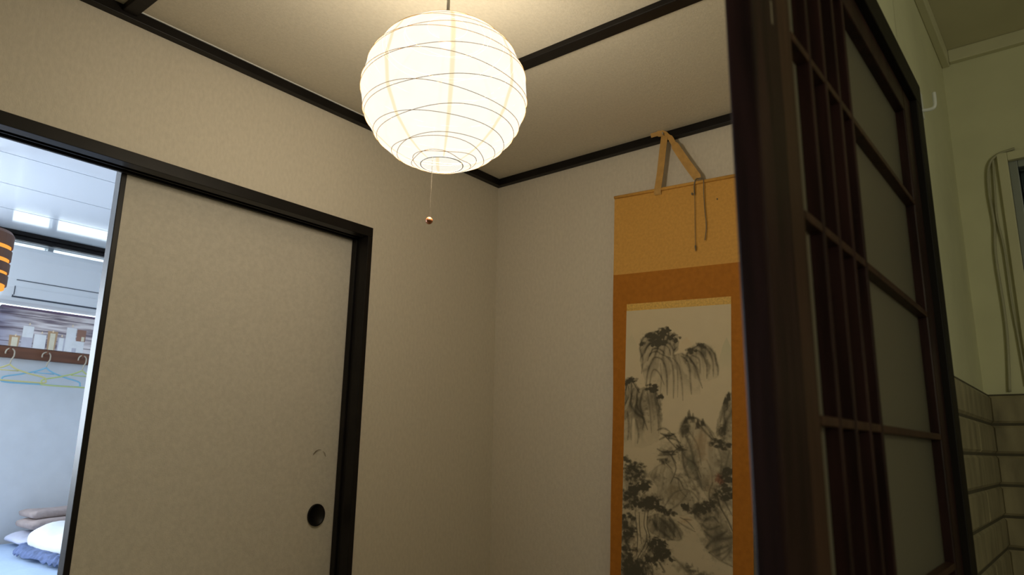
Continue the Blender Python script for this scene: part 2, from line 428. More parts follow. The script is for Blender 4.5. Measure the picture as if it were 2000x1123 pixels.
# ------------------------------------------------------------------ kitchen mouldings, tiles, window
struct('trim_10', MB().box(XP, XP + 0.022, YN, YK, h(1.222), h(ZCK)), M['ktrim'], 'pale moulding above the lattice door', 'trim', 0.003)
struct('trim_11', MB().box(XP + 0.022, XK1, YK - 0.022, YK, h(1.228), h(ZCK)), M['ktrim'], 'pale moulding above the kitchen window', 'trim', 0.003)


def tile_sheet(name, label, fn, length, rows, rh, th, tl, drop):
    """one sheet of bevelled bricks; fn(s, z, d) -> point, s along, d out of the wall"""
    grout = MB(); tiles = MB()
    for r in range(rows):
        z1 = 0.177 - r * rh; z0 = z1 - rh
        if z0 < drop: break
        s = -tl / 2 if r % 2 else 0.0
        while s < length - 1e-6:
            a, b = max(0, s), min(length, s + tl)
            if b - a > 0.01:
                g = 0.003; e = 0.007
                o = [fn(a + g, z0 + g, 0.001), fn(b - g, z0 + g, 0.001), fn(b - g, z1 - g, 0.001), fn(a + g, z1 - g, 0.001)]
                i = [fn(a + g + e, z0 + g + e, th), fn(b - g - e, z0 + g + e, th), fn(b - g - e, z1 - g - e, th), fn(a + g + e, z1 - g - e, th)]
                tiles.add(o + i, [(4, 5, 6, 7), (0, 1, 5, 4), (1, 2, 6, 5), (2, 3, 7, 6), (3, 0, 4, 7)])
            s += tl
    zb = 0.177 - rows * rh
    c = [fn(0, zb, -0.006), fn(length, zb, -0.006), fn(length, 0.178, -0.006), fn(0, 0.178, -0.006), fn(0, zb, 0.0015), fn(length, zb, 0.0015), fn(length, 0.178, 0.0015), fn(0, 0.178, 0.0015)]
    grout.add(c, [(3, 2, 1, 0), (4, 5, 6, 7), (0, 1, 5, 4), (1, 2, 6, 5), (2, 3, 7, 6), (3, 0, 4, 7)])
    p = fn(length / 2, zb, 0)
    tt = thing(name, label, 'tiles', p, None, 'structure')
    grout.build('grout', M['grout'], tt); tiles.build('tile_field', M['tile'], tt)
    return tt

tile_sheet('trim_12', 'beige brick tiles on the short wall beside the lattice door', lambda s, z, d: (XP + 0.009 + d, 1.795 + s, h(z)), 0.690, 10, 0.0838, 0.006, 0.70, -0.7)
tile_sheet('trim_13', 'beige brick tiles on the wall below the kitchen window', lambda s, z, d: (XP + 0.008 + s, YK - 0.007 - d, h(z)), 1.5, 10, 0.0838, 0.006, 0.19, -0.7)

wt = thing('window_1', 'kitchen window with a pale frame and dark pane at the right edge', 'window', (0.2, YK, h(0.25)), None, 'structure')
def ring(x0, x1, z0, z1, w, y0, y1):
    return MB().box(x0, x0 + w, y0, y1, h(z0), h(z1)).box(x1 - w, x1, y0, y1, h(z0), h(z1)).box(x0 + w, x1 - w, y0, y1, h(z1 - w), h(z1)).box(x0 + w, x1 - w, y0, y1, h(z0), h(z0 + w))
ring(-0.137, 0.55, 0.25, 0.895, 0.026, YK - 0.012, YK + 0.08).build('window_frame', M['ktrim'], wt, 0.002)
ring(-0.111, 0.524, 0.276, 0.869, 0.022, YK + 0.004, YK + 0.05).build('sash', M['alu'], wt, 0.002)
MB().box(-0.089, 0.502, YK + 0.022, YK + 0.026, h(0.298), h(0.847)).build('pane', M['glass'], wt)
sh = MB()
for k in range(16): sh.box(-0.13 + k * 0.043, -0.13 + k * 0.043 + 0.038, YK + 0.075, YK + 0.085, h(0.25), h(0.89))
sh.box(-0.137, 0.56, YK + 0.086, YK + 0.10, h(0.25), h(0.895))
sh.build('sky_blocker', M['acdark'], wt)  # added slatted backing; blocks the sky to keep the pane dark

def smooth_path(pts, n=10):
    P = [Vector(p) for p in pts]; out = []
    for i in range(len(P) - 1):
        p0 = P[max(0, i - 1)]; p1 = P[i]; p2 = P[i + 1]; p3 = P[min(len(P) - 1, i + 2)]
        for k in range(n):
            u = k / n
            out.append(0.5 * ((2 * p1) + (p2 - p0) * u + (2 * p0 - 5 * p1 + 4 * p2 - p3) * u * u + (3 * p1 - p0 - 3 * p2 + p3) * u ** 3))
    out.append(P[-1]); return out

cab = MB().tube(smooth_path([(-0.09, YK - 0.006, h(0.903)), (-0.135, YK - 0.008, h(0.893)), (-0.160, YK - 0.008, h(0.86)), (-0.168, YK - 0.007, h(0.78)), (-0.166, YK - 0.006, h(0.68)), (-0.173, YK - 0.006, h(0.58)), (-0.171, YK - 0.006, h(0.37)), (-0.184, YK - 0.006, h(0.185))]), 0.0042, 8).build('wall_cable', M['cable'], smooth=True)
tag(cab, 'outer painted cable looping down the kitchen wall beside the window', 'cable')
cab = MB().tube(smooth_path([(-0.147, YK - 0.006, h(0.885)), (-0.152, YK - 0.007, h(0.80)), (-0.157, YK - 0.006, h(0.70)), (-0.150, YK - 0.007, h(0.60)), (-0.150, YK - 0.006, h(0.45)), (-0.146, YK - 0.006, h(0.33)), (-0.143, YK - 0.006, h(0.20))]), 0.0032, 8).build('wall_cable', M['cable'], smooth=True)
tag(cab, 'inner painted cable running right along the window frame', 'cable')
hk = thing('wall_hook', 'small white hook on the kitchen wall beside the lattice door top', 'hook', (XP, 1.93, h(0.85)))
MB().box(XP, XP + 0.004, 1.905, 1.945, h(0.83), h(0.90)).build('back_plate', M['white'], hk, 0.002)
MB().tube(smooth_path([(XP + 0.003, 1.925, h(0.848)), (XP + 0.020, 1.925, h(0.846)), (XP + 0.030, 1.925, h(0.851)), (XP + 0.032, 1.925, h(0.872)), (XP + 0.032, 1.925, h(0.888))], 6), 0.0045, 8).build('hook_arm', M['white'], hk, smooth=True)

# ------------------------------------------------------------------ paper lantern
LC = Vector((-1.25, 1.241, h(0.922))); LA, LB, LR = 0.2215, 0.2067, 0.055
lan = thing('paper_lantern', 'lit round white paper lantern hanging from the ceiling', 'lamp', LC)
TH0 = math.radians(-70)
zmax = LB * math.sqrt(1 - (LR / LA) ** 2)
def rho(z): return LA * math.sqrt(max(0.0, 1 - (z / LB) ** 2))
WZ = [(0.178, 0.006), (0.135, 0.016), (0.083, 0.026), (0.012, 0.033), (-0.066, 0.027), (-0.126, 0.017), (-0.171, 0.008), (-0.1935, 0.003)]
def wire_z(k, sgn, th):
    x = th - TH0; f = math.sin(x); f *= (0.70 + 0.30 * math.tanh(2.5 * f))
    z0, a = WZ[k]
    z0 += 0.0022 * math.sin(3 * th + k * 1.7 + sgn)
    return max(-zmax, min(zmax, z0 + sgn * a * f))
NT, NZ = 160, 120
vs = []; fs = []
for i in range(NZ + 1):
    u = -1 + 2 * i / NZ
    z = zmax * math.sin(u * math.pi / 2)
    for k in range(NT):
        th = 2 * math.pi * k / NT
        zs = sorted([wire_z(q, s, th) for q in range(len(WZ)) for s in (-1, 1)] + [-zmax, zmax])
        sag = 0.0
        for a, b in zip(zs[:-1], zs[1:]):
            if a <= z <= b and b > a:
                q = (z - a) / (b - a); sag = 4 * q * (1 - q) * min(1, (b - a) / 0.05); break
        r = rho(z) - 0.0035 * sag * min(1, (zmax - abs(z)) / 0.02)
        vs.append((LC.x + r * math.cos(th), LC.y + r * math.sin(th), LC.z + z))
for i in range(NZ):
    for k in range(NT):
        k2 = (k + 1) % NT; fs.append((i * NT + k, i * NT + k2, (i + 1) * NT + k2, (i + 1) * NT + k))
MB().add(vs, fs).build('paper_shade', M['washi'], lan, smooth=True, origin=LC)
M['wire'] = mat('thin_bamboo_rib', (0.80, 0.48, 0.20), 0.8)
for q in range(len(WZ)):
    for s in (-1, 1):
        pts = []
        for k in range(120):
            th = 2 * math.pi * k / 120; z = wire_z(q, s, th); r = rho(z) + 0.0004
            pts.append((LC.x + r * math.cos(th), LC.y + r * math.sin(th), LC.z + z))
        MB().tube(pts, 0.0008, 6, closed=True).build('rib_wire', M['wire'], lan, smooth=True)
for sg in (-1, 1):
    pts = [(LC.x + LR * math.cos(2 * math.pi * k / 60), LC.y + LR * math.sin(2 * math.pi * k / 60), LC.z + sg * zmax) for k in range(60)]
    MB().tube(pts, 0.0014, 8, closed=True).build('rim_ring', M['steel'], lan, smooth=True)
# hanger hardware: cord, hook wire, socket, bulb
MB().tube([(LC.x, LC.y, h(ZC)), (LC.x, LC.y, LC.z + 0.16)], 0.0045, 10).lathe([(0.0, 0), (0.035, -0.002), (0.036, -0.018), (0.018, -0.026), (0.0, -0.027)], (LC.x, LC.y, h(ZC)), 24, cap=False).build('hanging_cord', M['steel'], lan, smooth=True)
MB().tube([(LC.x - LR, LC.y, LC.z + zmax), (LC.x - 0.02, LC.y, LC.z + zmax + 0.012), (LC.x + 0.02, LC.y, LC.z + zmax + 0.012), (LC.x + LR, LC.y, LC.z + zmax)], 0.0014, 6).build('support_wire', M['steel'], lan)
MB().lathe([(0.0, zmax + 0.003), (LR - 0.002, zmax + 0.003), (LR - 0.002, zmax), (0.02, zmax - 0.002), (0.022, 0.150), (0.018, 0.145), (0.0, 0.145)], LC, 20, cap=False).build('lamp_socket', M['bulk'], lan, smooth=True)
ch = MB(); cx, cy = LC.x - 0.010, LC.y - 0.024
zt, zb_ = LC.z - 0.10, h(0.5745)
k = 0
z = zt
bead = []
while z > zb_:
    ch.lathe([(0.0002, 0.0011), (0.0009, 0.0008), (0.0012, 0.0), (0.0009, -0.0008), (0.0002, -0.0011)], (cx - 0.003 * (zt - z) / 0.4, cy, z), 6, cap=False); z -= 0.0036
ch.tube([(cx, cy, zt), (cx - 0.003, cy, zb_)], 0.0003, 4)
ch.build('pull_chain', M['string'], lan, smooth=True)
kp = [(0.0001, 0.0105)] + [(0.0092 * math.cos(a), 0.0092 * math.sin(a)) for a in [math.pi / 2 * (0.85 - 0.17 * i) for i in range(11)]] + [(0.0001, -0.0092)]
MB().lathe(kp, (cx - 0.003, cy, h(0.5655)), 24, cap=False).build('pull_knob', M['copper'], lan, smooth=True)
ld = bpy.data.lights.new('lantern_bulb', 'POINT'); ld.energy = 116; ld.shadow_soft_size = 0.09; ld.color = (1.0, 0.86, 0.63)
lo = bpy.data.objects.new('lantern_bulb', ld); COL.objects.link(lo); lo.location = LC; adopt(lo, lan); lo.location = LC

# ------------------------------------------------------------------ hanging scroll
TILT = math.radians(2.6)
SX, SZ, SYY = -1.506, h(1.077), 2.555
def sp(u, v, d=0.0):
    """scroll coordinates: u right, v down from the top left corner, d towards the room"""
    return (SX + u * math.cos(TILT) - v * math.sin(TILT), SYY - d, SZ - u * math.sin(TILT) - v * math.cos(TILT))
SWID = 0.586
scr = thing('hanging_scroll', 'hanging scroll with an ink mountain landscape on rust brown cloth', 'scroll', (SX + SWID / 2, SYY, SZ))
def edge_u(v): return 0.020 * min(1, v / 1.5) + 0.0015 * math.sin(9 * v) * min(1, v * 3)
def curl(u, v):                                   # the cloth lifts a little along its long edges
    e = min(u, SWID - u) / 0.06
    return 0.006 * max(0, 1 - e) ** 2 * math.sin(v * 4.2 + 0.5)
def cloth(u0f, u1f, v0, v1, d, nu=14, nv=40, th=0.0012):
    vs = []; fs = []
    for side in (0, 1):
        for j in range(nv + 1):
            v = v0 + (v1 - v0) * j / nv
            for i in range(nu + 1):
                a, b = u0f(v), u1f(v); u = a + (b - a) * i / nu
                vs.append(sp(u, v, d + curl(u, v) - side * th))
    o = (nu + 1) * (nv + 1)
    for j in range(nv):
        for i in range(nu):
            q = (j * (nu + 1) + i, j * (nu + 1) + i + 1, (j + 1) * (nu + 1) + i + 1, (j + 1) * (nu + 1) + i)
            fs.append(q); fs.append(tuple(o + w for w in reversed(q)))
    per = [i for i in range(nu + 1)] + [(j + 1) * (nu + 1) - 1 for j in range(1, nv + 1)] + [nv * (nu + 1) + i for i in range(nu - 1, -1, -1)] + [j * (nu + 1) for j in range(nv - 1, 0, -1)]
    for a, b in zip(per, per[1:] + per[:1]): fs.append((a, b, o + b, o + a))
    return MB().add(vs, fs)
L0 = lambda v: edge_u(v); L1 = lambda v: SWID - 0.004 * math.sin(3 * v)
cloth(L0, L1, 0.012, 0.350, 0.0).build('top_panel', M['goldcloth'], scr, smooth=False)
cloth(L0, L1, 0.350, 1.735, 0.0).build('cloth_border', M['browncloth'], scr, smooth=False)
cloth(L0, L1, 1.735, 1.92, 0.0, nv=6).build('bottom_panel', M['goldcloth'], scr, smooth=False)
PU0, PU1, PV0, PV1 = 0.070, 0.516, 0.508, 1.665
cloth(lambda v: PU0, lambda v: PU1, 0.479, PV0 + 0.001, 0.0009, nv=2).build('gold_strip', M['goldstrip'], scr)
cloth(lambda v: PU0, lambda v: PU1, PV1 - 0.001, 1.69, 0.0009, nv=2).build('gold_strip', M['goldstrip'], scr)
# stave and roller
MB().tube([sp(-0.001, 0.006, 0.002), sp(SWID + 0.001, 0.006, 0.002)], 0.007, 10).build('top_stave', M['goldcloth'], scr, smooth=True)
MB().tube([sp(-0.02, 1.935, 0.0), sp(SWID + 0.02, 1.935, 0.0)], 0.014, 14).build('bottom_roller', M['bulk'], scr, smooth=True)
# ribbons to the nail on the cornice
hx, hz, hy = -1.262, h(1.296), YB - 0.036
r1 = [sp(0.207, 0.028, 0.004), sp(0.209, 0.005, 0.009), (-1.287, 2.551, h(1.13)), (-1.272, 2.549, h(1.22)), (-1.262, 2.548, h(1.277)), (-1.262, hy - 0.004, hz + 0.004), (-1.285, hy - 0.012, h(1.3045)), (-1.318, hy - 0.016, h(1.3025))]
MB().strip(smooth_path(r1, 6), [0.031] * 30 + [0.026] * 7 + [0.018] * 6, 0.0012, (1, 0, 0.15) and [Vector((1, 0, 0.1))] * 31 + [Vector((0.3, -0.3, 1))] * 12).build('hanging_ribbon', M['ribbon'], scr)
r2 = [(-1.300, hy - 0.010, h(1.3040)), (-1.262, hy - 0.006, h(1.3025)), (-1.236, 2.548, h(1.277)), (-1.215, 2.549, h(1.235)), (-1.17, 2.550, h(1.152)), (-1.119, 2.551, h(1.066))]
pw = smooth_path(r2, 6)
MB().strip(pw, [0.013] * 6 + [0.014] * 6 + [0.022] * 6 + [0.033] * 6 + [0.034] * 6 + [0.022], 0.0012, [Vector((0.6, 0, 0.5))] * len(pw)).build('hanging_ribbon', M['ribbon'], scr)
def cord_path(p):
    return smooth_path(p, 8)
MB().tube(cord_path([(-1.119, 2.548, h(1.068)), (-1.129, 2.546, h(1.066)), (-1.136, 2.545, h(1.040)), (-1.137, 2.546, h(1.000)), (-1.138, 2.547, h(0.96)), (-1.141, 2.547, h(0.87)), (-1.142, 2.546, h(0.79))]), [0.0026] * 24 + [0.0012] * 25, 7).lathe([(0.001, 0), (0.004, -0.004), (0.002, -0.02), (0.0005, -0.026)], (-1.142, 2.546, h(0.795)), 8).lathe([(0.001, 0.006), (0.005, 0), (0.001, -0.006)], (-1.146, 2.544, h(1.008)), 8).build('hanging_string', M['string'], scr, smooth=True)
MB().tube(cord_path([(-1.119, 2.548, h(1.068)), (-1.105, 2.545, h(1.066)), (-1.096, 2.545, h(1.055)), (-1.098, 2.546, h(1.00)), (-1.097, 2.547, h(0.93)), (-1.094, 2.546, h(0.89)), (-1.095, 2.547, h(0.85)), (-1.102, 2.546, h(0.808))]), 0.0019, 7).build('hanging_string', M['string'], scr, smooth=True)
MB().lathe([(0.0001, 0.004), (0.003, 0.002), (0.003, -0.002), (0.0001, -0.004)], sp(0.463, 0.088, 0.001), 10).build('moth_hole', M['string'], scr)
nail = MB().tube([(hx, YB - 0.025, hz - 0.004), (hx, hy - 0.014, hz), (hx, hy - 0.020, hz + 0.006)], 0.0025, 8).build('picture_nail', M['steel'], smooth=True)
tag(nail, 'small nail in the black cornice that the scroll ribbon hangs from', 'nail')

# ---- the ink landscape, painted stroke by stroke on a fine mesh
PW, PH = 250, 650
rng = np.random.default_rng(5)
VX, VY = PU1 - PU0, PV1 - PV0
# strokes are noted in sheet units: a across (0..204), b down (0..517 = the visible part, 577 = sheet end)
ink = np.zeros((PH, PW)); hue = np.zeros((PH, PW, 3)); hw = np.zeros((PH, PW))
BH = 517 / (1.535 - 0.508) * VY
gx = (np.arange(PW) + 0.5) / PW * 204; gy = (np.arange(PH) + 0.5) / PH * BH
GX, GY = np.meshgrid(gx, gy)
def vnoise(sx, sy, seed, octv=3):
    out = np.zeros((PH, PW)); amp = 1; tot = 0
    r = np.random.default_rng(seed)
    for o in range(octv):
        nx, ny = int(204 / sx) + 3, int(BH / sy) + 3
        g = r.random((ny, nx))
        fx = GX / sx; fy = GY / sy; ix = fx.astype(int); iy = fy.astype(int); ux = fx - ix; uy = fy - iy
        ux = ux * ux * (3 - 2 * ux); uy = uy * uy * (3 - 2 * uy)
        v = (g[iy, ix] * (1 - ux) + g[iy, ix + 1] * ux) * (1 - uy) + (g[iy + 1, ix] * (1 - ux) + g[iy + 1, ix + 1] * ux) * uy
        out += v * amp; tot += amp; amp *= 0.5; sx /= 2; sy /= 2
    return out / tot
NW = vnoise(30, 46, 9); NF = vnoise(5, 5, 1); NM = vnoise(16, 16, 2); NV = vnoise(5, 34, 3); ND = vnoise(9, 9, 4)
def blob(a, b, ra, rb, d, rough=0.5, soft=1.5, col=None, fade=None, nz=None):
    global ink
    q = np.sqrt(((GX - a) / ra) ** 2 + ((GY - b) / rb) ** 2)
    q = q + ((NF if nz is None else nz) - 0.5) * 2 * rough
    m = np.clip((1 - q) * soft, 0, 1) * d
    if fade is not None: m = m * np.clip((fade[1] - GY) / (fade[1] - fade[0]), 0, 1)
    put(m, col)
def put(m, col=None):
    global ink
    if col is None: ink[:] = 1 - (1 - ink) * (1 - m)
    else:
        c = np.array(col)[None, None, :]; tot = hw + m + 1e-9
        hue[:] = (hue * hw[..., None] + c * m[..., None]) / tot[..., None]; hw[:] = np.maximum(hw, m)
def stroke(pts, w, d, dry=0.4, col=None):
    pts = [Vector((p[0], p[1], 0)) for p in pts]
    if len(pts) > 2: pts = smooth_path(pts, 6)
    D = np.full((PH, PW), 1e3); T = np.zeros((PH, PW)); N = len(pts) - 1
    xs0 = min(p.x for p in pts) - 4 * w; xs1 = max(p.x for p in pts) + 4 * w; ys0 = min(p.y for p in pts) - 4 * w; ys1 = max(p.y for p in pts) + 4 * w
    i0 = max(0, int(xs0 / 204 * PW)); i1 = min(PW, int(xs1 / 204 * PW) + 2); j0 = max(0, int(ys0 / BH * PH)); j1 = min(PH, int(ys1 / BH * PH) + 2)
    if i1 <= i0 or j1 <= j0: return
    X = GX[j0:j1, i0:i1]; Y = GY[j0:j1, i0:i1]; best = np.full(X.shape, 1e3); tt = np.zeros(X.shape)
    for k in range(N):
        ax, ay, bx, by = pts[k].x, pts[k].y, pts[k + 1].x, pts[k + 1].y
        L = (bx - ax) ** 2 + (by - ay) ** 2 + 1e-9
        u = np.clip(((X - ax) * (bx - ax) + (Y - ay) * (by - ay)) / L, 0, 1)
        dd = np.hypot(X - ax - u * (bx - ax), Y - ay - u * (by - ay))
        m = dd < best; best[m] = dd[m]; tt[m] = (k + u[m]) / N
    ww = w * (0.35 + 0.65 * np.sin(np.pi * np.clip(tt * 0.85 + 0.12, 0, 1)))
    m = np.exp(-(best / ww) ** 2) * d * np.clip(1 - dry + dry * 2 * NF[j0:j1, i0:i1], 0, 1.2)
    full = np.zeros((PH, PW)); full[j0:j1, i0:i1] = m
    put(np.clip(full, 0, 1), col)
def pine(a, b, hgt, wid, d, n=9):
    blob(a, b + hgt * 0.6, wid * 0.9, hgt * 0.6, d * 0.8, 0.5, 1.4)
    d *= 0.6
    for i in range(n):
        q = i / n; w = wid * (0.15 + q)
        stroke([(a - w, b + q * hgt + 1.5), (a, b + q * hgt), (a + w, b + q * hgt + 1.5)], 1.3, d, 0.3)
def leafy(a, b, r, d, n=16, seed=0, flat=0.6):
    rr = np.random.default_rng(seed)
    blob(a, b, r * 0.95, r * flat * 0.9, d * 0.6, 0.7, 1.3)
    for i in range(int(n * 1.6)):
        t_ = rr.random() * 6.283; q = math.sqrt(rr.random())
        blob(a + math.cos(t_) * q * r, b + math.sin(t_) * q * r * flat, 3.6 + 2.4 * rr.random(), 2.4 + 1.6 * rr.random(), d * (0.6 + 0.5 * rr.random()), 0.5, 2.0)
def soften(a, n):
    for _ in range(n):
        a = (a + np.roll(a, 1, 0) + np.roll(a, -1, 0)) / 3
        a = (a + np.roll(a, 1, 1) + np.roll(a, -1, 1)) / 3
    return a
def rockface(outline, d, fade, folds, seed=0):
    """a cliff: tone inside the outline fading into mist, fold lines, darker rim"""
    P = outline; ins = np.zeros((PH, PW), bool)
    j = len(P) - 1
    wx = GX + (NF - 0.5) * 5; wy = GY + (ND - 0.5) * 5
    for i in range(len(P)):
        xi, yi = P[i]; xj, yj = P[j]
        c = ((yi > wy) != (yj > wy)) & (wx < (xj - xi) * (wy - yi) / (yj - yi + 1e-9) + xi); ins ^= c; j = i
    f = np.clip((fade[1] - GY) / (fade[1] - fade[0]), 0, 1) ** 0.8
    ins = soften(ins.astype(float), 3)
    cxm = sum(p[0] for p in P) / len(P); top = min(p[1] for p in P)
    lean = (GX - cxm) * (GY - top) * 0.0022
    ph = (GX - lean * 3) * 0.40 + 10 * NW + 1.8 * NF
    fold1 = (0.5 + 0.5 * np.sin(ph)) ** 1.7
    ph2 = (GX - lean * 3) * 0.86 + GY * 0.05 + 13 * NW + 2.4 * NF
    fold2 = (0.5 + 0.5 * np.sin(ph2)) ** 2.5
    rim = np.clip((soften(ins, 6) < 0.80) * (ins > 0.5) * 1.0, 0, 1)
    put(np.clip(ins * f * (d * 0.50 + 0.95 * d * (0.62 * fold1 + 0.38 * fold2) * (0.55 + 0.9 * NM) + 0.22 * soften(rim, 1)), 0, 0.92))
    for fl in folds:
        w = fl[1] * 1.3; dd = fl[2] * 0.72
        stroke(fl[0], w, dd, 0.5)
# distant washes
def peak(pts, col, d, f0, f1):
    ins = np.zeros((PH, PW), bool); j = len(pts) - 1
    for i in range(len(pts)):
        xi, yi = pts[i]; xj, yj = pts[j]
        ins ^= ((yi > GY) != (yj > GY)) & (GX < (xj - xi) * (GY - yi) / (yj - yi + 1e-9) + xi); j = i
    put(ins * d * np.clip((f1 - GY) / (f1 - f0), 0, 1), col)
peak([(182, 105), (189, 78), (196, 62), (201, 76), (206, 90), (206, 130), (180, 130)], (0.40, 0.42, 0.28), 0.55, 80, 128)
peak([(0, 70), (12, 48), (24, 72), (30, 105), (0, 105)], (0.46, 0.45, 0.30), 0.35, 60, 105)
peak([(108, 75), (122, 58), (134, 76), (140, 98), (100, 98)], (0.60, 0.40, 0.20), 0.25, 70, 98)
# summit mass with its cap of trees
rockface([(30, 62), (44, 50), (70, 44), (95, 50), (108, 66), (106, 84), (98, 92), (112, 90), (130, 98), (138, 112), (146, 140), (150, 172), (120, 184), (84, 186), (48, 180), (40, 140), (32, 110), (28, 84)], 0.50, (84, 172),
         [([(34, 64), (30, 80), (36, 100), (34, 130)], 1.8, 0.6), ([(50, 95), (56, 82), (66, 80), (76, 86), (80, 92)], 1.6, 0.65), ([(46, 104), (52, 90), (64, 86), (74, 92), (92, 100)], 1.5, 0.6),
          ([(58, 70), (74, 66), (90, 72), (98, 84), (104, 78)], 1.8, 0.6), ([(40, 88), (46, 74), (58, 70)], 1.6, 0.55), ([(66, 78), (76, 72), (88, 80), (92, 94)], 1.4, 0.6),
          ([(44, 150), (48, 122), (58, 100), (66, 98)], 1.7, 0.62), ([(66, 98), (76, 104), (84, 128), (86, 172)], 1.9, 0.62), ([(50, 160), (54, 132), (60, 122), (70, 130), (80, 152)], 1.5, 0.55),
          ([(84, 98), (94, 108), (98, 136), (98, 178)], 1.8, 0.58), ([(96, 100), (108, 116), (114, 150), (116, 182)], 1.6, 0.5), ([(112, 96), (126, 110), (130, 146), (132, 170)], 1.7, 0.55), ([(124, 96), (140, 118), (146, 140), (152, 158)], 1.6, 0.6),
          ([(104, 110), (106, 140), (106, 176)], 1.2, 0.4), ([(72, 110), (74, 140), (72, 176)], 1.2, 0.4)])
leafy(52, 54, 10, 0.55, 12, 1); leafy(78, 46, 13, 0.7, 18, 2); leafy(98, 60, 12, 0.6, 14, 3); leafy(64, 60, 18, 0.5, 16, 31)
leafy(66, 70, 16, 0.72, 16, 4, 0.35); leafy(36, 70, 6, 0.4, 6, 5)
# second summit to the right
rockface([(120, 96), (128, 84), (142, 76), (152, 74), (166, 82), (176, 96), (180, 116), (182, 138), (160, 146), (138, 140), (134, 112), (122, 106)], 0.45, (96, 150),
         [([(120, 100), (130, 84), (142, 78)], 2.4, 0.6), ([(144, 76), (160, 84), (170, 104), (172, 136)], 1.8, 0.55), ([(140, 84), (152, 94), (160, 116), (160, 140)], 1.6, 0.5), ([(156, 74), (172, 90), (180, 118), (180, 134)], 1.8, 0.5), ([(134, 96), (146, 104), (148, 130)], 1.5, 0.5)])
leafy(132, 86, 9, 0.45, 8, 6); leafy(152, 76, 9, 0.35, 8, 7)
# left cliff with its waterfall
rockface([(0, 150), (12, 136), (30, 160), (46, 156), (60, 160), (72, 176), (78, 220), (70, 262), (40, 276), (0, 276)], 0.50, (200, 282),
         [([(4, 150), (10, 170), (2, 190)], 1.6, 0.5), ([(18, 160), (12, 188), (24, 208), (40, 220), (38, 240)], 2.4, 0.7), ([(38, 162), (32, 190), (38, 214), (48, 240)], 2.0, 0.65), ([(24, 180), (28, 200), (40, 212)], 1.6, 0.6), ([(46, 166), (52, 200), (56, 246)], 1.6, 0.5), ([(60, 170), (68, 210), (70, 246)], 1.5, 0.45), ([(6, 206), (10, 236), (8, 262)], 2.0, 0.6), ([(24, 222), (30, 250), (28, 268)], 1.8, 0.6), ([(16, 216), (14, 240), (15, 262)], 1.0, 0.4)])
leafy(14, 142, 11, 0.55, 12, 8); leafy(4, 148, 6, 0.4, 6, 9)
leafy(56, 158, 14, 0.75, 16, 10, 0.55); leafy(73, 176, 7, 0.7, 8, 11); stroke([(30, 168), (20, 152), (12, 140)], 1.2, 0.6)
put(np.exp(-((GX - 19.5) / 2.4) ** 2) * np.clip((GY - 218) / 6, 0, 1) * np.clip((276 - GY) / 20, 0, 1) * 0.0)
pass
# middle right crag with pines
rockface([(112, 270), (110, 240), (116, 222), (128, 212), (144, 214), (160, 226), (176, 246), (188, 262), (204, 258), (204, 330), (190, 372), (170, 372), (156, 350), (140, 330), (120, 322)], 0.34, (330, 400),
         [([(116, 250), (114, 232), (124, 216), (140, 214)], 3.2, 0.75), ([(140, 214), (158, 228), (172, 250)], 2.2, 0.6), ([(122, 250), (132, 272), (138, 300), (148, 330), (152, 344)], 2.2, 0.7), ([(128, 240), (144, 266), (150, 300)], 1.5, 0.5), ([(118, 282), (124, 290), (140, 300), (150, 322)], 1.8, 0.7), ([(116, 276), (118, 300), (128, 326)], 2.0, 0.65), ([(160, 290), (168, 310), (170, 336)], 1.4, 0.45), ([(178, 262), (186, 290), (180, 330)], 1.6, 0.5), ([(200, 270), (190, 310), (184, 330)], 1.8, 0.5)])
blob(150, 262, 18, 40, 0.5, 0.5, 1.2, (0.52, 0.30, 0.13)); blob(132, 300, 10, 26, 0.55, 0.5, 1.2, (0.22, 0.25, 0.16)); blob(120, 240, 9, 16, 0.5, 0.4, 1.4)
blob(168, 226 + 110, 14, 30, 0.3, 0.5, 1.2, (0.48, 0.30, 0.14))
for (a, b, hh, w_, d_) in ((128, 200, 18, 5, 0.62), (135, 206, 18, 5, 0.6), (144, 217, 18, 5, 0.78), (153, 215, 14, 5, 0.62), (122, 212, 14, 5, 0.5)): pine(a, b, hh, w_, d_)
stroke([(146, 226), (158, 240), (170, 252)], 2.4, 0.6)
# far right steep slope
rockface([(204, 165), (196, 168), (190, 184), (182, 206), (176, 240), (180, 262), (204, 262)], 0.5, (190, 300), [([(200, 170), (190, 196), (184, 220)], 2.2, 0.55), ([(204, 200), (194, 220), (186, 240)], 2.6, 0.6)])
pine(199, 165, 16, 4, 0.7); pine(193, 174, 12, 4, 0.55)
blob(187, 236, 12, 14, 0.7, 0.6, 1.4); leafy(176, 258, 12, 0.6, 12, 12); leafy(190, 262, 12, 0.5, 12, 13)
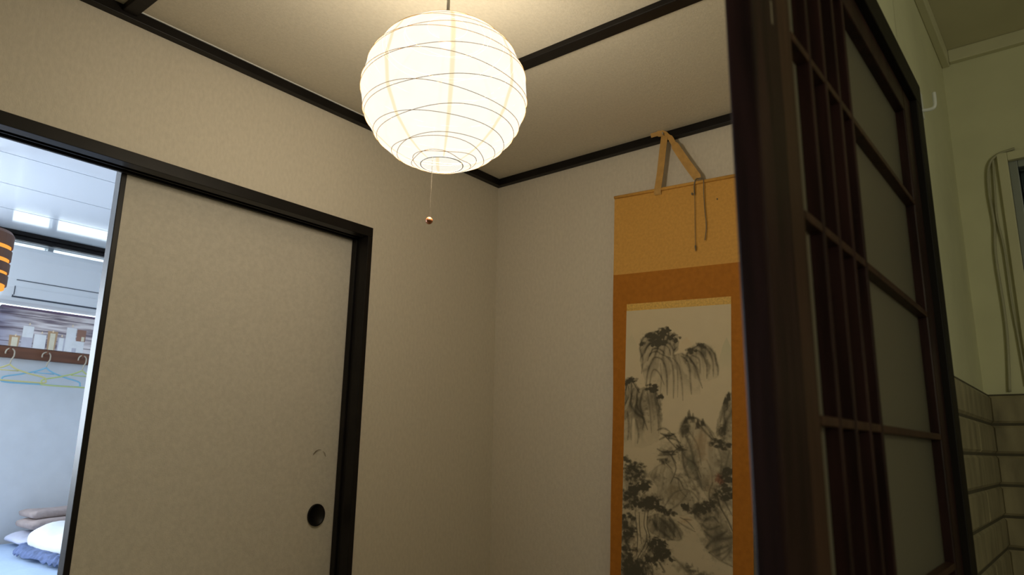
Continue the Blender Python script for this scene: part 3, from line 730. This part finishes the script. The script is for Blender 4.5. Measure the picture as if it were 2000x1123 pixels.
# twisted tree left of the crag
for p in ([(94, 338), (104, 310), (96, 286), (108, 272), (118, 268)], [(104, 300), (92, 284), (80, 280)], [(106, 274), (94, 262), (84, 252)], [(112, 268), (100, 248), (88, 244)], [(96, 312), (84, 300)], [(100, 326), (110, 330), (118, 344)]): stroke(p, 1.5, 0.6)
for p in ([(68, 240), (80, 236), (92, 242)], [(74, 246), (88, 250), (100, 246)], [(72, 258), (86, 250)], [(90, 254), (102, 256), (112, 262)], [(68, 276), (82, 282), (98, 278)], [(70, 288), (84, 286), (104, 284)], [(68, 296), (84, 294)], [(104, 266), (116, 274), (124, 274)]): stroke(p, 2.2, 0.62)
blob(112, 272, 12, 8, 0.5, 0.5, 1.4); leafy(84, 298, 9, 0.4, 8, 14)
rockface([(60, 312), (80, 300), (100, 318), (118, 324), (130, 348), (140, 376), (120, 396), (90, 392), (64, 380), (70, 350), (54, 330)], 0.26, (360, 420), [([(84, 380), (100, 356), (116, 348)], 1.6, 0.5), ([(90, 390), (112, 372), (126, 352)], 1.6, 0.5), ([(108, 328), (112, 348), (124, 360)], 1.4, 0.5), ([(118, 346), (134, 350), (146, 364)], 1.4, 0.5), ([(134, 330), (146, 356), (142, 372)], 2.4, 0.55)])
blob(104, 352, 22, 22, 0.35, 0.5, 1.1, (0.50, 0.34, 0.12)); blob(64, 326, 14, 10, 0.22, 0.6, 1.0)
# red maple and dark trees at the right
blob(182, 322, 10, 13, 0.9, 0.6, 1.6, (0.46, 0.10, 0.05)); leafy(182, 316, 8, 0.15, 8, 15)
for (a, b, r_, d_, s_) in ((196, 306, 8, 0.6, 16), (199, 322, 7, 0.6, 17), (194, 336, 9, 0.65, 18), (186, 352, 14, 0.6, 19), (174, 364, 14, 0.55, 20), (200, 350, 8, 0.6, 21)): leafy(a, b, r_, d_, 12, s_)
stroke([(170, 330), (164, 350), (168, 372)], 1.6, 0.5); stroke([(178, 352), (184, 372), (196, 392), (204, 410)], 2.0, 0.75); stroke([(186, 348), (194, 366), (204, 384)], 1.4, 0.6)
# foreground right bank
rockface([(136, 372), (160, 362), (184, 376), (196, 400), (204, 416), (204, 470), (186, 462), (168, 452), (156, 446), (164, 434), (150, 412), (138, 396)], 0.42, (440, 500),
         [([(140, 388), (154, 398), (170, 390), (180, 398)], 2.4, 0.75), ([(150, 404), (164, 412), (182, 404)], 2.4, 0.75), ([(156, 416), (172, 426), (194, 412)], 2.4, 0.75), ([(158, 444), (172, 430), (194, 424), (204, 420)], 2.6, 0.75), ([(164, 452), (180, 444), (196, 436)], 2.6, 0.75), ([(176, 456), (190, 448), (200, 438)], 1.8, 0.6), ([(186, 462), (196, 450), (203, 436)], 1.6, 0.55), ([(164, 452), (182, 462), (204, 470)], 1.6, 0.7)])
leafy(148, 378, 13, 0.6, 16, 22); leafy(160, 372, 12, 0.5, 12, 23); leafy(122, 378, 7, 0.8, 9, 24); pine(120, 372, 14, 3, 0.7); pine(127, 370, 14, 3, 0.7)
for p in ([(112, 398), (126, 404), (138, 416)], [(108, 406), (124, 414), (140, 420)], [(120, 400), (134, 400)]): stroke(p, 1.4, 0.5)
blob(122, 402, 16, 10, 0.35, 0.5, 1.2, (0.50, 0.26, 0.10))
# foreground left trees and rocks
leafy(6, 300, 9, 0.62, 10, 25); leafy(30, 312, 16, 0.62, 18, 26); leafy(12, 316, 12, 0.5, 12, 27); leafy(26, 334, 20, 0.45, 20, 28, 0.8)
blob(34, 352, 26, 10, 0.85, 0.6, 1.8); blob(18, 364, 22, 9, 0.8, 0.6, 1.8); blob(48, 384, 34, 11, 0.88, 0.6, 1.8); blob(12, 390, 16, 7, 0.85, 0.6, 1.8); blob(84, 390, 18, 7, 0.75, 0.6, 1.6)
for s_, (a, b) in enumerate(((22, 356), (44, 350), (58, 374), (30, 384), (70, 384), (92, 392))): leafy(a, b, 12, 0.7, 10, 40 + s_, 0.5)
for p in ([(26, 400), (30, 430), (32, 452), (30, 480)], [(34, 398), (36, 430), (40, 456)], [(46, 392), (44, 420), (50, 440), (44, 462), (34, 480), (28, 500)], [(52, 392), (50, 420), (56, 446), (46, 470)]): stroke(p, 1.1, 0.8, 0.2)
rockface([(50, 404), (70, 396), (92, 398), (108, 412), (118, 426), (112, 440), (96, 442), (76, 440), (54, 432)], 0.5, (440, 470), [([(60, 408), (72, 424), (92, 436)], 2.6, 0.8), ([(74, 404), (90, 416), (104, 434)], 2.4, 0.75), ([(92, 404), (106, 418), (114, 434)], 2.2, 0.7), ([(84, 434), (98, 440)], 2.6, 0.75), ([(64, 414), (70, 428)], 2.4, 0.7)])
blob(80, 414, 30, 16, 0.3, 0.5, 1.2)
blob(6, 424, 10, 14, 0.85, 0.6, 1.8); blob(12, 440, 14, 12, 0.75, 0.7, 1.6); blob(4, 452, 10, 14, 0.7, 0.6, 1.6); leafy(18, 436, 14, 0.6, 12, 50, 0.8)
for s_, (a, b, r_) in enumerate(((62, 452, 12), (74, 448, 12), (84, 462, 11), (70, 468, 14), (60, 480, 14), (80, 478, 10), (96, 476, 6))): blob(a, b, r_, r_ * 0.75, 0.88, 0.8, 2.0)
for p in ([(60, 444), (78, 446), (90, 450)], [(84, 462), (96, 474), (104, 476)], [(74, 484), (84, 498), (80, 500)], [(56, 460), (64, 440)]): stroke(p, 2.0, 0.75)
blob(14, 478, 18, 12, 0.7, 0.6, 1.6); blob(24, 512, 40, 46, 0.75, 0.5, 1.5)
for i in range(10): stroke([(4 + i * 6, 486 + (i % 3) * 8), (8 + i * 6, 500 + (i % 3) * 8), (4 + i * 6, 524)], 1.6, 0.5)
blob(24, 448, 12, 10, 0.4, 0.5, 1.2, (0.42, 0.26, 0.14)); blob(26, 470, 8, 16, 0.4, 0.5, 1.2, (0.45, 0.28, 0.14))
# spit of dark reeds in the water
for s_, (a, b, r_) in enumerate(((128, 482, 9), (138, 488, 10), (150, 494, 12), (160, 500, 12), (168, 508, 12), (150, 504, 14))): blob(a, b, r_, r_ * 0.55, 0.62, 0.7, 1.6)
stroke([(100, 470), (120, 486), (140, 502), (160, 518)], 3.0, 0.45); blob(160, 504, 26, 12, 0.5, 0.5, 1.2, (0.16, 0.22, 0.17))
# sheet end (below the frame): more banks and water
blob(150, 556, 60, 20, 0.5, 0.6, 1.2); blob(40, 566, 40, 14, 0.5, 0.6, 1.2)
# broad soft masses that tie the foreground together
for (a, b, ra, rb, d_) in ((22, 338, 30, 36, 0.45), (40, 378, 52, 20, 0.60), (14, 440, 22, 46, 0.58), (66, 462, 30, 26, 0.62), (26, 512, 50, 52, 0.66), (86, 420, 38, 22, 0.42),
                           (192, 306, 20, 44, 0.40), (186, 356, 30, 28, 0.46), (182, 424, 36, 40, 0.42), (150, 382, 26, 18, 0.44), (128, 300, 22, 54, 0.34), (104, 352, 44, 32, 0.26), (92, 286, 26, 36, 0.26),
                           (112, 272, 14, 14, 0.36), (58, 330, 22, 12, 0.22), (152, 500, 34, 14, 0.46), (120, 486, 26, 10, 0.30), (124, 236, 14, 22, 0.42), (196, 226, 12, 42, 0.30), (150, 330, 18, 24, 0.36),
                           (60, 186, 18, 40, 0.24), (28, 200, 22, 44, 0.30), (66, 62, 34, 16, 0.34), (150, 90, 26, 18, 0.26)):
    blob(a, b, ra, rb, d_, 0.75, 1.1); blob(a, b, ra * 0.9, rb * 0.9, d_ * 0.7, 0.9, 1.5, None, None, ND)
for (a, b, r_, d_, s_) in ((20, 330, 18, 0.5, 60), (44, 344, 14, 0.5, 61), (60, 376, 18, 0.6, 62), (20, 372, 18, 0.65, 63), (12, 410, 12, 0.55, 64), (8, 470, 14, 0.6, 65), (72, 456, 18, 0.7, 66), (88, 470, 10, 0.7, 67), (28, 496, 24, 0.55, 68), (160, 376, 16, 0.5, 69), (194, 314, 12, 0.5, 70), (190, 344, 14, 0.5, 71), (92, 250, 12, 0.3, 72), (86, 280, 14, 0.3, 73), (138, 384, 12, 0.5, 74)):
    leafy(a, b, r_, d_, 14, s_)
put(0.16 * np.clip((GY - 250) / 120, 0, 1) * (0.4 + NM))
ink *= 1 - 0.9 * np.exp(-((GX - 19.5) / 2.6) ** 4) * np.clip((GY - 216) / 6, 0, 1) * np.clip((278 - GY) / 14, 0, 1)
# green grey washes over foliage, warm wash over rocks
put(np.clip(ink - 0.5, 0, 1) * 0.35 * (GX < 110) * (GY > 300), (0.14, 0.18, 0.13))
PAPER = np.array([0.60, 0.505, 0.345]); INKC = np.array([0.045, 0.042, 0.030])
img = PAPER[None, None] * (0.97 + 0.06 * NM[..., None])
img = img * (1 - 0.75 * hw[..., None]) + hue * 0.75 * hw[..., None]
k_ = np.clip(ink * (1.05 + 0.20 * np.clip((300 - GY) / 150, 0, 1)), 0, 1)[..., None] * 0.93
img = img * (1 - k_) + INKC[None, None] * k_
me = bpy.data.meshes.new('landscape_painting')
uu = np.linspace(PU0, PU1, PW + 1); vv = np.linspace(PV0, PV1, PH + 1)
UU, VV = np.meshgrid(uu, vv)
e_ = np.minimum(UU, SWID - UU) / 0.06
CU = 0.006 * np.clip(1 - e_, 0, None) ** 2 * np.sin(VV * 4.2 + 0.5) + 0.0012
pts = np.stack([SX + UU * math.cos(TILT) - VV * math.sin(TILT), SYY - CU, SZ - UU * math.sin(TILT) - VV * math.cos(TILT)], -1).reshape(-1, 3)
I, J = np.meshgrid(np.arange(PW), np.arange(PH)); a_ = (J * (PW + 1) + I).ravel()
quads = np.stack([a_, a_ + PW + 1, a_ + PW + 2, a_ + 1], 1)
me.vertices.add(len(pts)); me.vertices.foreach_set('co', pts.ravel())
me.loops.add(quads.size); me.polygons.add(len(quads))
me.loops.foreach_set('vertex_index', quads.ravel().astype(np.int32))
me.polygons.foreach_set('loop_start', np.arange(0, quads.size, 4, dtype=np.int32))
me.update(calc_edges=True)
attr = me.attributes.new('ink', 'FLOAT_COLOR', 'FACE')
rgba = np.concatenate([img, np.ones((PH, PW, 1))], 2).reshape(-1, 4).astype(np.float32)
attr.data.foreach_set('color', rgba.ravel())
m, t_, n_, l_, p_ = nt('ink_on_paper')
an = n_.new('ShaderNodeAttribute'); an.attribute_name = 'ink'; l_.new(an.outputs['Color'], p_.inputs['Base Color']); p_.inputs['Roughness'].default_value = 0.85
p_.inputs['Specular IOR Level'].default_value = 0.15
me.materials.append(m)
lp = bpy.data.objects.new('landscape_painting', me); COL.objects.link(lp); adopt(lp, scr)

# ------------------------------------------------------------------ bedroom things
w2 = thing('window_2', 'bright transom window behind the air conditioner', 'window', (XB1, 1.6, h(BWZ0)), None, 'structure')
fw = MB().box(XB1 - 0.06, XB1 - 0.01, BW0, BW0 + 0.015, h(BWZ0), h(BWZ1)).box(XB1 - 0.06, XB1 - 0.01, BW1 - 0.015, BW1, h(BWZ0), h(BWZ1)).box(XB1 - 0.06, XB1 - 0.01, BW0, BW1, h(BWZ0), h(BWZ0 + 0.006)).box(XB1 - 0.06, XB1 - 0.01, BW0, BW1, h(BWZ1 - 0.006), h(BWZ1))
fw.build('window_frame', M['alu'], w2, 0.002)
MB().box(XB1 - 0.055, XB1 + 0.004, 1.408, 1.436, h(0.90), h(BWZ1)).build('mullion', M['alu'], w2)
MB().box(XB1 - 0.040, XB1 - 0.036, BW0 + 0.015, 1.408, h(BWZ0 + 0.006), h(BWZ1 - 0.006)).build('pane', M['glass'], w2)
MB().box(XB1 - 0.040, XB1 - 0.036, 1.436, BW1 - 0.015, h(BWZ0 + 0.006), h(BWZ1 - 0.006)).build('pane', M['glass'], w2)

# air conditioner: profile swept along the wall
ac = thing('air_conditioner', 'white wall air conditioner under the bedroom cornice', 'air conditioner', (XB1, 1.58, h(0.72)))
A0, A1 = 1.165, 1.985
prof = [(0.0, 0.735), (0.0, 1.030), (0.155, 1.036), (0.182, 1.028), (0.196, 1.005), (0.203, 0.96), (0.203, 0.845), (0.2, 0.835), (0.196, 0.80), (0.176, 0.752), (0.15, 0.735)]
vs = []; fs = []; npf = len(prof); ys = [A0, A0 + 0.010, A0 + 0.03, A1 - 0.03, A1 - 0.010, A1]; ins_ = [0.014, 0.004, 0, 0, 0.004, 0.014]
for y, q in zip(ys, ins_):
    for (x, z) in prof:
        cxx, czz = 0.10, 0.885
        vs.append((XB1 + cxx + (x - cxx) * (1 - q * 3), y, h(czz + (z - czz) * (1 - q * 1.5))))
for i in range(len(ys) - 1):
    for k in range(npf): fs.append((i * npf + k, i * npf + (k + 1) % npf, (i + 1) * npf + (k + 1) % npf, (i + 1) * npf + k))
fs.append(tuple(range(npf))); fs.append(tuple((len(ys) - 1) * npf + k for k in reversed(range(npf))))
MB().add(vs, fs).build('casing', M['ac'], ac, 0.002)
MB().box(XB1 + 0.199, XB1 + 0.2040, 1.225, A1 - 0.01, h(0.838), h(0.842)).build('panel_seam', M['acdark'], ac)
def louv(y0, y1, s0, s1, off, th):
    def P(s, o): return (0.197 - 0.020 * s + o, 0.803 - 0.050 * s)
    a, b = P(s0, off), P(s1, off); c, d = P(s1, off + th), P(s0, off + th)
    return MB().add([(XB1 + q[0], y, h(q[1])) for y in (y0, y1) for q in (a, b, c, d)], [(0, 1, 2, 3), (7, 6, 5, 4), (0, 4, 5, 1), (1, 5, 6, 2), (2, 6, 7, 3), (3, 7, 4, 0)])
louv(1.222, A1 - 0.05, 0.84, 1.10, 0.000, 0.005).build('air_outlet', M['acdark'], ac)
louv(1.226, A1 - 0.05, 0.0, 0.94, 0.001, 0.006).build('louver', M['ac'], ac, 0.001)
MB().box(XB1 + 0.199, XB1 + 0.2038, 1.222, 1.2255, h(0.757), h(0.806)).build('louver_gap', M['acdark'], ac)

# canvas print of candles under the air conditioner
pr = thing('canvas_print', 'canvas print of lit candles against weathered boards under the air conditioner', 'picture', (XB1, 1.6, h(0.48)))
def boards():
    m, t, n, l, p = nt('printed_weathered_boards')
    p.inputs['Roughness'].default_value = 0.6
    tc = n.new('ShaderNodeTexCoord'); mp = n.new('ShaderNodeMapping'); mp.inputs['Scale'].default_value = (1, 2.0, 22)
    l.new(tc.outputs['Object'], mp.inputs['Vector'])
    no = n.new('ShaderNodeTexNoise'); no.inputs['Scale'].default_value = 2.2; no.inputs['Detail'].default_value = 6; l.new(mp.outputs[0], no.inputs['Vector'])
    cr = n.new('ShaderNodeValToRGB'); e = cr.color_ramp.elements
    e[0].position = 0.36; e[0].color = (0.24, 0.19, 0.22, 1); e[1].position = 0.60; e[1].color = (0.95, 0.88, 0.86, 1)
    q = e.new(0.5); q.color = (0.68, 0.59, 0.58, 1)
    l.new(no.outputs['Fac'], cr.inputs['Fac'])
    sp_ = n.new('ShaderNodeSeparateXYZ'); l.new(tc.outputs['Object'], sp_.inputs[0])
    mr = n.new('ShaderNodeMapRange'); mr.inputs['From Min'].default_value = 1.18; mr.inputs['From Max'].default_value = 1.42; l.new(sp_.outputs[1], mr.inputs['Value'])
    mx = n.new('ShaderNodeMix'); mx.data_type = 'RGBA'; mx.blend_type = 'MULTIPLY'; mx.inputs['Factor'].default_value = 1.0
    c2 = n.new('ShaderNodeValToRGB'); c2.color_ramp.elements[0].color = (0.24, 0.26, 0.42, 1); c2.color_ramp.elements[1].color = (1, 1, 1, 1)
    l.new(mr.outputs[0], c2.inputs['Fac']); l.new(cr.outputs['Color'], mx.inputs['A']); l.new(c2.outputs['Color'], mx.inputs['B'])
    sl = n.new('ShaderNodeMath'); sl.operation = 'MULTIPLY'; sl.inputs[1].default_value = 1 / 0.075; l.new(sp_.outputs[2], sl.inputs[0])
    fr_ = n.new('ShaderNodeMath'); fr_.operation = 'FRACT'; l.new(sl.outputs[0], fr_.inputs[0])
    gt = n.new('ShaderNodeMath'); gt.operation = 'GREATER_THAN'; gt.inputs[1].default_value = 0.05; l.new(fr_.outputs[0], gt.inputs[0])
    m2 = n.new('ShaderNodeMix'); m2.data_type = 'RGBA'; m2.inputs['A'].default_value = (0.14, 0.10, 0.12, 1)
    l.new(gt.outputs[0], m2.inputs['Factor']); l.new(mx.outputs['Result'], m2.inputs['B'])
    l.new(m2.outputs['Result'], p.inputs['Base Color'])
    return m
PX = XB1 + 0.030
MB().box(XB1, PX, 1.225, 2.10, h(0.505), h(0.726)).build('canvas', boards(), pr, 0.002)
MB().box(PX, PX + 0.001, 1.225, 2.10, h(0.712), h(0.7262)).build('purple_shadow_edge', mat('purple_shadow_tint', (0.20, 0.13, 0.20), 0.6), pr)  # purple strip paints the shadow along the canvas top
def inkm(name, c): return mat(name, c, 0.6, 0.06, 30)
C1 = inkm('printed_white_wax', (0.96, 0.97, 0.95)); C2 = inkm('printed_amber_glass', (0.58, 0.37, 0.20)); C3 = inkm('printed_cream_wax', (0.86, 0.78, 0.58)); C4 = inkm('printed_lilac_grey', (0.66, 0.64, 0.70)); C5 = inkm('printed_flame', (1.0, 0.80, 0.55)); C6 = inkm('printed_copper_glass', (0.36, 0.19, 0.13))
EXN = [0]
def patch(mb_dict, m, y0, y1, z0, z1, taper=0.0):
    EXN[0] += 1; x = PX + 0.0004 + 0.00006 * EXN[0]
    dz = (y1 - y0) * taper
    mb_dict.setdefault(m.name, (MB(), m))[0].add([(x, y0 + dz, h(z0)), (x, y1 - dz, h(z0)), (x, y1, h(z1)), (x, y0, h(z1))], [(0, 1, 2, 3)])
def candle(items, flame=None):
    d = {}
    for it in items: patch(d, *it)
    if flame:
        fy, fz = flame; EXN[0] += 1; x = PX + 0.0004 + 0.00006 * EXN[0]
        d.setdefault(C5.name, (MB(), C5))[0].add([(x, fy, h(fz)), (x, fy + 0.005, h(fz + 0.006)), (x, fy + 0.001, h(fz + 0.016)), (x, fy - 0.005, h(fz + 0.006))], [(0, 1, 2, 3)])
    mb = MB(); ms = []; idx = []
    for nm, (q, m) in d.items():
        o = len(mb.f); mb.add(q.v, q.f); ms.append(m); idx += [len(ms) - 1] * len(q.f)
    ob = mb.build('printed_candle', ms, pr)
    for pl, i in zip(ob.data.polygons, idx): pl.material_index = i
    return ob
candle([(C2, 1.283, 1.336, 0.506, 0.566, 0.06), (C3, 1.297, 1.326, 0.506, 0.556)], (1.313, 0.560))
candle([(C1, 1.343, 1.396, 0.506, 0.625), (C4, 1.343, 1.396, 0.506, 0.562)], (1.372, 0.629))
candle([(C1, 1.402, 1.462, 0.506, 0.586)], (1.438, 0.590))
candle([(C2, 1.466, 1.518, 0.506, 0.612, 0.12), (C3, 1.480, 1.506, 0.506, 0.600)], (1.492, 0.604))
candle([(C4, 1.522, 1.560, 0.506, 0.580), (C1, 1.528, 1.552, 0.506, 0.580)], (1.540, 0.585))
candle([(C1, 1.560, 1.612, 0.506, 0.645)], (1.588, 0.650))
candle([(C6, 1.616, 1.664, 0.572, 0.640), (C3, 1.642, 1.658, 0.574, 0.600)])
candle([(C1, 1.612, 1.66, 0.506, 0.572), (C4, 1.600, 1.622, 0.506, 0.53)])
candle([(C1, 1.70, 1.75, 0.506, 0.61)], (1.725, 0.615))

# coat rack with pegs
rk = thing('coat_rack', 'brown wooden coat rack board on the bedroom wall', 'coat rack', (XB1, 1.6, h(0.44)))
MB().box(XB1, XB1 + 0.034, 1.02, 2.05, h(0.442), h(0.503)).build('board', M['brown'], rk, 0.003)
for y in (1.105, 1.285, 1.465, 1.645, 1.825, 2.0):
    MB().tube(smooth_path([(XB1 + 0.033, y, h(0.475)), (XB1 + 0.062, y, h(0.474)), (XB1 + 0.082, y, h(0.480)), (XB1 + 0.09, y, h(0.496))], 5), [0.006] * 15 + [0.007], 8).build('peg', M['brown'], rk, smooth=True)

# three plastic hangers on the pegs
def hanger(name, label, y, m, half, bar_z, top=0.4868, hookm=None, dx=0.080):
    X = XB1 + dx
    o = thing(name, label, 'hanger', (X, y, h(bar_z)), 'plastic hangers on the coat rack')
    hp = [(X, y - 0.021 + 0.0, h(top - 0.030))]
    for k in range(9):
        a = math.pi - math.pi * k / 8; hp.append((X, y + 0.021 * math.cos(a), h(top - 0.021 + 0.021 * math.sin(a))))
    hp += [(X, y + 0.0205, h(top - 0.040)), (X, y + 0.010, h(top - 0.062)), (X, y + 0.008, h(top - 0.085))]
    MB().tube(hp, 0.0036, 8).build('hook', hookm or m, o, smooth=True)
    zt_ = top - 0.085
    lp_ = [(X, y + 0.008, h(zt_)), (X, y - 0.035, h(zt_ - 0.022)), (X, y - half * 0.55, h((zt_ + bar_z) / 2 + 0.002)), (X, y - half + 0.012, h(bar_z + 0.030)), (X, y - half, h(bar_z + 0.015)), (X, y - half + 0.016, h(bar_z)), (X, y, h(bar_z)), (X, y + half - 0.016, h(bar_z)), (X, y + half, h(bar_z + 0.015)), (X, y + half - 0.012, h(bar_z + 0.030)), (X, y + half * 0.55, h((zt_ + bar_z) / 2 + 0.002)), (X, y + 0.040, h(zt_ - 0.022)), (X, y + 0.008, h(zt_))]
    MB().tube(smooth_path(lp_, 5), 0.0042, 8).build('frame', m, o, smooth=True)
    MB().tube([(X, y - 0.046, h(zt_ - 0.032)), (X, y + 0.052, h(zt_ - 0.032))], 0.003, 8).build('strap_bar', m, o, smooth=True)
    return o
hanger('clothes_hanger', 'yellow plastic hanger on the leftmost visible rack peg', 1.287, M['hyellow'], 0.190, 0.316, 0.4868, M['hookcream'])
hanger('clothes_hanger', 'light blue plastic hanger on the middle rack peg', 1.467, M['hblue'], 0.192, 0.308, 0.4868, M['hookcream'], 0.064)
hanger('clothes_hanger', 'yellow green plastic hanger half hidden by the sliding door edge', 1.647, M['hgreen'], 0.190, 0.306, 0.4868, M['hookcream'])

# pendant with slotted wooden shade at the left edge
pl_ = thing('slatted_pendant_lamp', 'brown pendant lamp with glowing slots at the left edge', 'lamp', (-3.36, 0.755, h(0.74)))
pcx, pcy, prr = -3.36, 0.766, 0.135
def ringband(z0, z1, r, th=0.004, n=48):
    return MB().lathe([(r, z0), (r, z1), (r - th, z1), (r - th, z0), (r, z0)], (pcx, pcy, EYE), n, cap=False)
for a, b in ((0.600, 0.638), (0.650, 0.686), (0.702, 0.738), (0.754, 0.800)):
    ringband(a, b, prr).build('wood_band', M['lampwood'], pl_, smooth=False)
MB().lathe([(prr, 0.800), (prr - 0.010, 0.814), (prr - 0.05, 0.820), (0.012, 0.822)], (pcx, pcy, EYE), 48, cap=False).build('shade_top', M['lampwood'], pl_)
MB().lathe([(prr - 0.007, 0.586), (prr - 0.007, 0.805)], (pcx, pcy, EYE), 48, cap=False).build('paper_liner', M['amber'], pl_)
for k in range(4):
    a = k * math.pi / 2 + 0.3
    MB().tube([(pcx + (prr - 0.006) * math.cos(a), pcy + (prr - 0.006) * math.sin(a), h(0.600)), (pcx + (prr - 0.006) * math.cos(a), pcy + (prr - 0.006) * math.sin(a), h(0.812))], 0.004, 6).build('upright_rod', M['lampwood'], pl_)
MB().lathe([(0.0001, 0.62), (0.03, 0.63), (0.04, 0.66), (0.025, 0.71), (0.012, 0.74), (0.0001, 0.74)], (pcx, pcy, EYE), 24, cap=False).build('bulb', M['bulb'], pl_, smooth=True)
MB().tube([(pcx, pcy, h(0.735)), (pcx, pcy, h(ZCB))], 0.004, 8).build('cord', M['acdark'], pl_)

# bed with sheet
def pillow_mesh(x0, x1, y0, y1, z0, z1, ex=0.35, n=24, wob=0.0, seed=0, top_lift=None):
    """soft cushion block: superellipse section, slightly uneven"""
    rr = np.random.default_rng(seed); ph = rr.random(6) * 6.28
    vs = []; fs = []; m_ = n
    for i in range(n + 1):
        la = -math.pi / 2 + math.pi * i / n
        for k in range(2 * m_):
            lo_ = 2 * math.pi * k / (2 * m_)
            sg = lambda c, e: math.copysign(abs(c) ** e, c)
            cx_ = sg(math.cos(la), 0.55) * sg(math.cos(lo_), ex); cy_ = sg(math.cos(la), 0.55) * sg(math.sin(lo_), ex); cz_ = sg(math.sin(la), 0.75)
            x = (x0 + x1) / 2 + cx_ * (x1 - x0) / 2; y = (y0 + y1) / 2 + cy_ * (y1 - y0) / 2
            z = (z0 + z1) / 2 + cz_ * (z1 - z0) / 2
            w = wob * (math.sin(x * 17 + ph[0]) * math.sin(y * 13 + ph[1]) + 0.6 * math.sin(x * 31 + y * 23 + ph[2]))
            if top_lift and cz_ > 0: z += top_lift(x, y) * cz_
            vs.append((x, y, z + w * (0.5 + cz_ / 2)))
    for i in range(n):
        for k in range(2 * m_):
            k2 = (k + 1) % (2 * m_); fs.append((i * 2 * m_ + k, i * 2 * m_ + k2, (i + 1) * 2 * m_ + k2, (i + 1) * 2 * m_ + k))
    return MB().add(vs, fs)
BZ = -0.525
bed = thing('bed', 'bed with a pale blue sheet in the room beyond the sliding doors', 'bed', (-3.6, 1.6, 0))
MB().box(-4.56, -2.62, 0.72, 2.45, h(FL + 0.06), h(FL + 0.24)).box(-4.5, -4.42, 0.76, 0.84, h(FL), h(FL + 0.06)).box(-4.5, -4.42, 2.32, 2.40, h(FL), h(FL + 0.06)).box(-2.74, -2.66, 0.76, 0.84, h(FL), h(FL + 0.06)).box(-2.74, -2.66, 2.32, 2.40, h(FL), h(FL + 0.06)).build('bed_frame', M['bedwood'], bed, 0.01)
MB().box(-4.55, -2.64, 0.74, 2.43, h(FL + 0.24), h(BZ)).build('mattress', M['sheet'], bed, 0.03, seg=4)

qu = pillow_mesh(-4.52, -4.16, 1.375, 2.05, h(BZ) + 0.008, h(BZ + 0.066), 0.4, 20, 0.010, 3).build('folded_quilt', M['lilac'], smooth=True)
tag(qu, 'lilac white folded quilt lying under the beige blanket on the bed', 'quilt')
bk = thing('folded_blanket', 'beige grey blanket folded in thick layers on top of the quilt', 'blanket', (-4.34, 1.7, h(BZ + 0.09)))
def fold_layers():
    mb = MB(); 
    def loop(x0, x1, zc, r, y0, y1):
        prof_ = []
        for k in range(13):
            a = math.pi / 2 + math.pi * k / 12; prof_.append((x0 + r * math.cos(a), zc + r * math.sin(a)))
        for k in range(13):
            a = -math.pi / 2 + math.pi * k / 12; prof_.append((x1 + r * math.cos(a), zc + r * math.sin(a)))
        ny = 18; vs = []; fs = []; m_ = len(prof_)
        for j in range(ny + 1):
            y = y0 + (y1 - y0) * j / ny; sc_ = 1 - 0.5 * max(0, 1 - j / 1.6) ** 2 - 0.5 * max(0, 1 - (ny - j) / 1.6) ** 2
            for (x, z) in prof_:
                vs.append((x + 0.006 * math.sin(y * 21 + z * 40), y, h(zc + (z - zc) * sc_ + 0.006 * math.sin(y * 13 + x * 9))))
        for j in range(ny):
            for k in range(m_): fs.append((j * m_ + k, j * m_ + (k + 1) % m_, (j + 1) * m_ + (k + 1) % m_, (j + 1) * m_ + k))
        fs.append(tuple(range(m_))); fs.append(tuple(ny * m_ + k for k in reversed(range(m_))))
        mb.add(vs, fs)
    return mb, loop
mb, loop = fold_layers()
loop(-4.44, -4.26, BZ + 0.112, 0.027, 1.425, 2.02); mb.build('lower_fold', M['blanket'], bk, smooth=True)
mb, loop = fold_layers()
loop(-4.45, -4.30, BZ + 0.161, 0.023, 1.435, 2.0); mb.build('upper_fold', M['blanket'], bk, smooth=True)

pw_ = thing('pillow', 'white pillow with a ruffled navy border on the bed', 'pillow', (-3.75, 1.62, h(BZ)))
pillow_mesh(-4.06, -3.36, 1.305, 1.98, h(BZ) + 0.006, h(BZ + 0.150), 0.45, 28, 0.012, 8, lambda x, y: 0.045 * min(1, max(0, (y - 1.36) / 0.35)) * (1 - abs(x + 3.78) / 0.45)).build('cushion', M['duvet'], pw_, smooth=True)
# ruffle: wavy band around the seam
vs = []; fs = []; NR = 220
for k in range(NR):
    a = 2 * math.pi * k / NR; sg = lambda c, e: math.copysign(abs(c) ** e, c)
    ux_, uy_ = sg(math.cos(a), 0.42), sg(math.sin(a), 0.42)
    for (q, dz_) in ((0.97, 0.058), (1.06, 0.050), (1.12, 0.022)):
        wv = 0.007 * math.sin(k * 1.45)
        vs.append((-3.71 + 0.35 * ux_ * (1 + (q - 1)), 1.6425 + 0.3375 * uy_ * (1 + (q - 1)), h(BZ) + dz_ + wv * (q > 0.98)))
for k in range(NR):
    k2 = (k + 1) % NR
    for j in range(2): fs.append((k * 3 + j, k2 * 3 + j, k2 * 3 + j + 1, k * 3 + j + 1))
ro = MB().add(vs, fs).build('navy_ruffle', M['navy'], pw_, smooth=True)
sm = ro.modifiers.new('thick', 'SOLIDIFY'); sm.thickness = 0.004
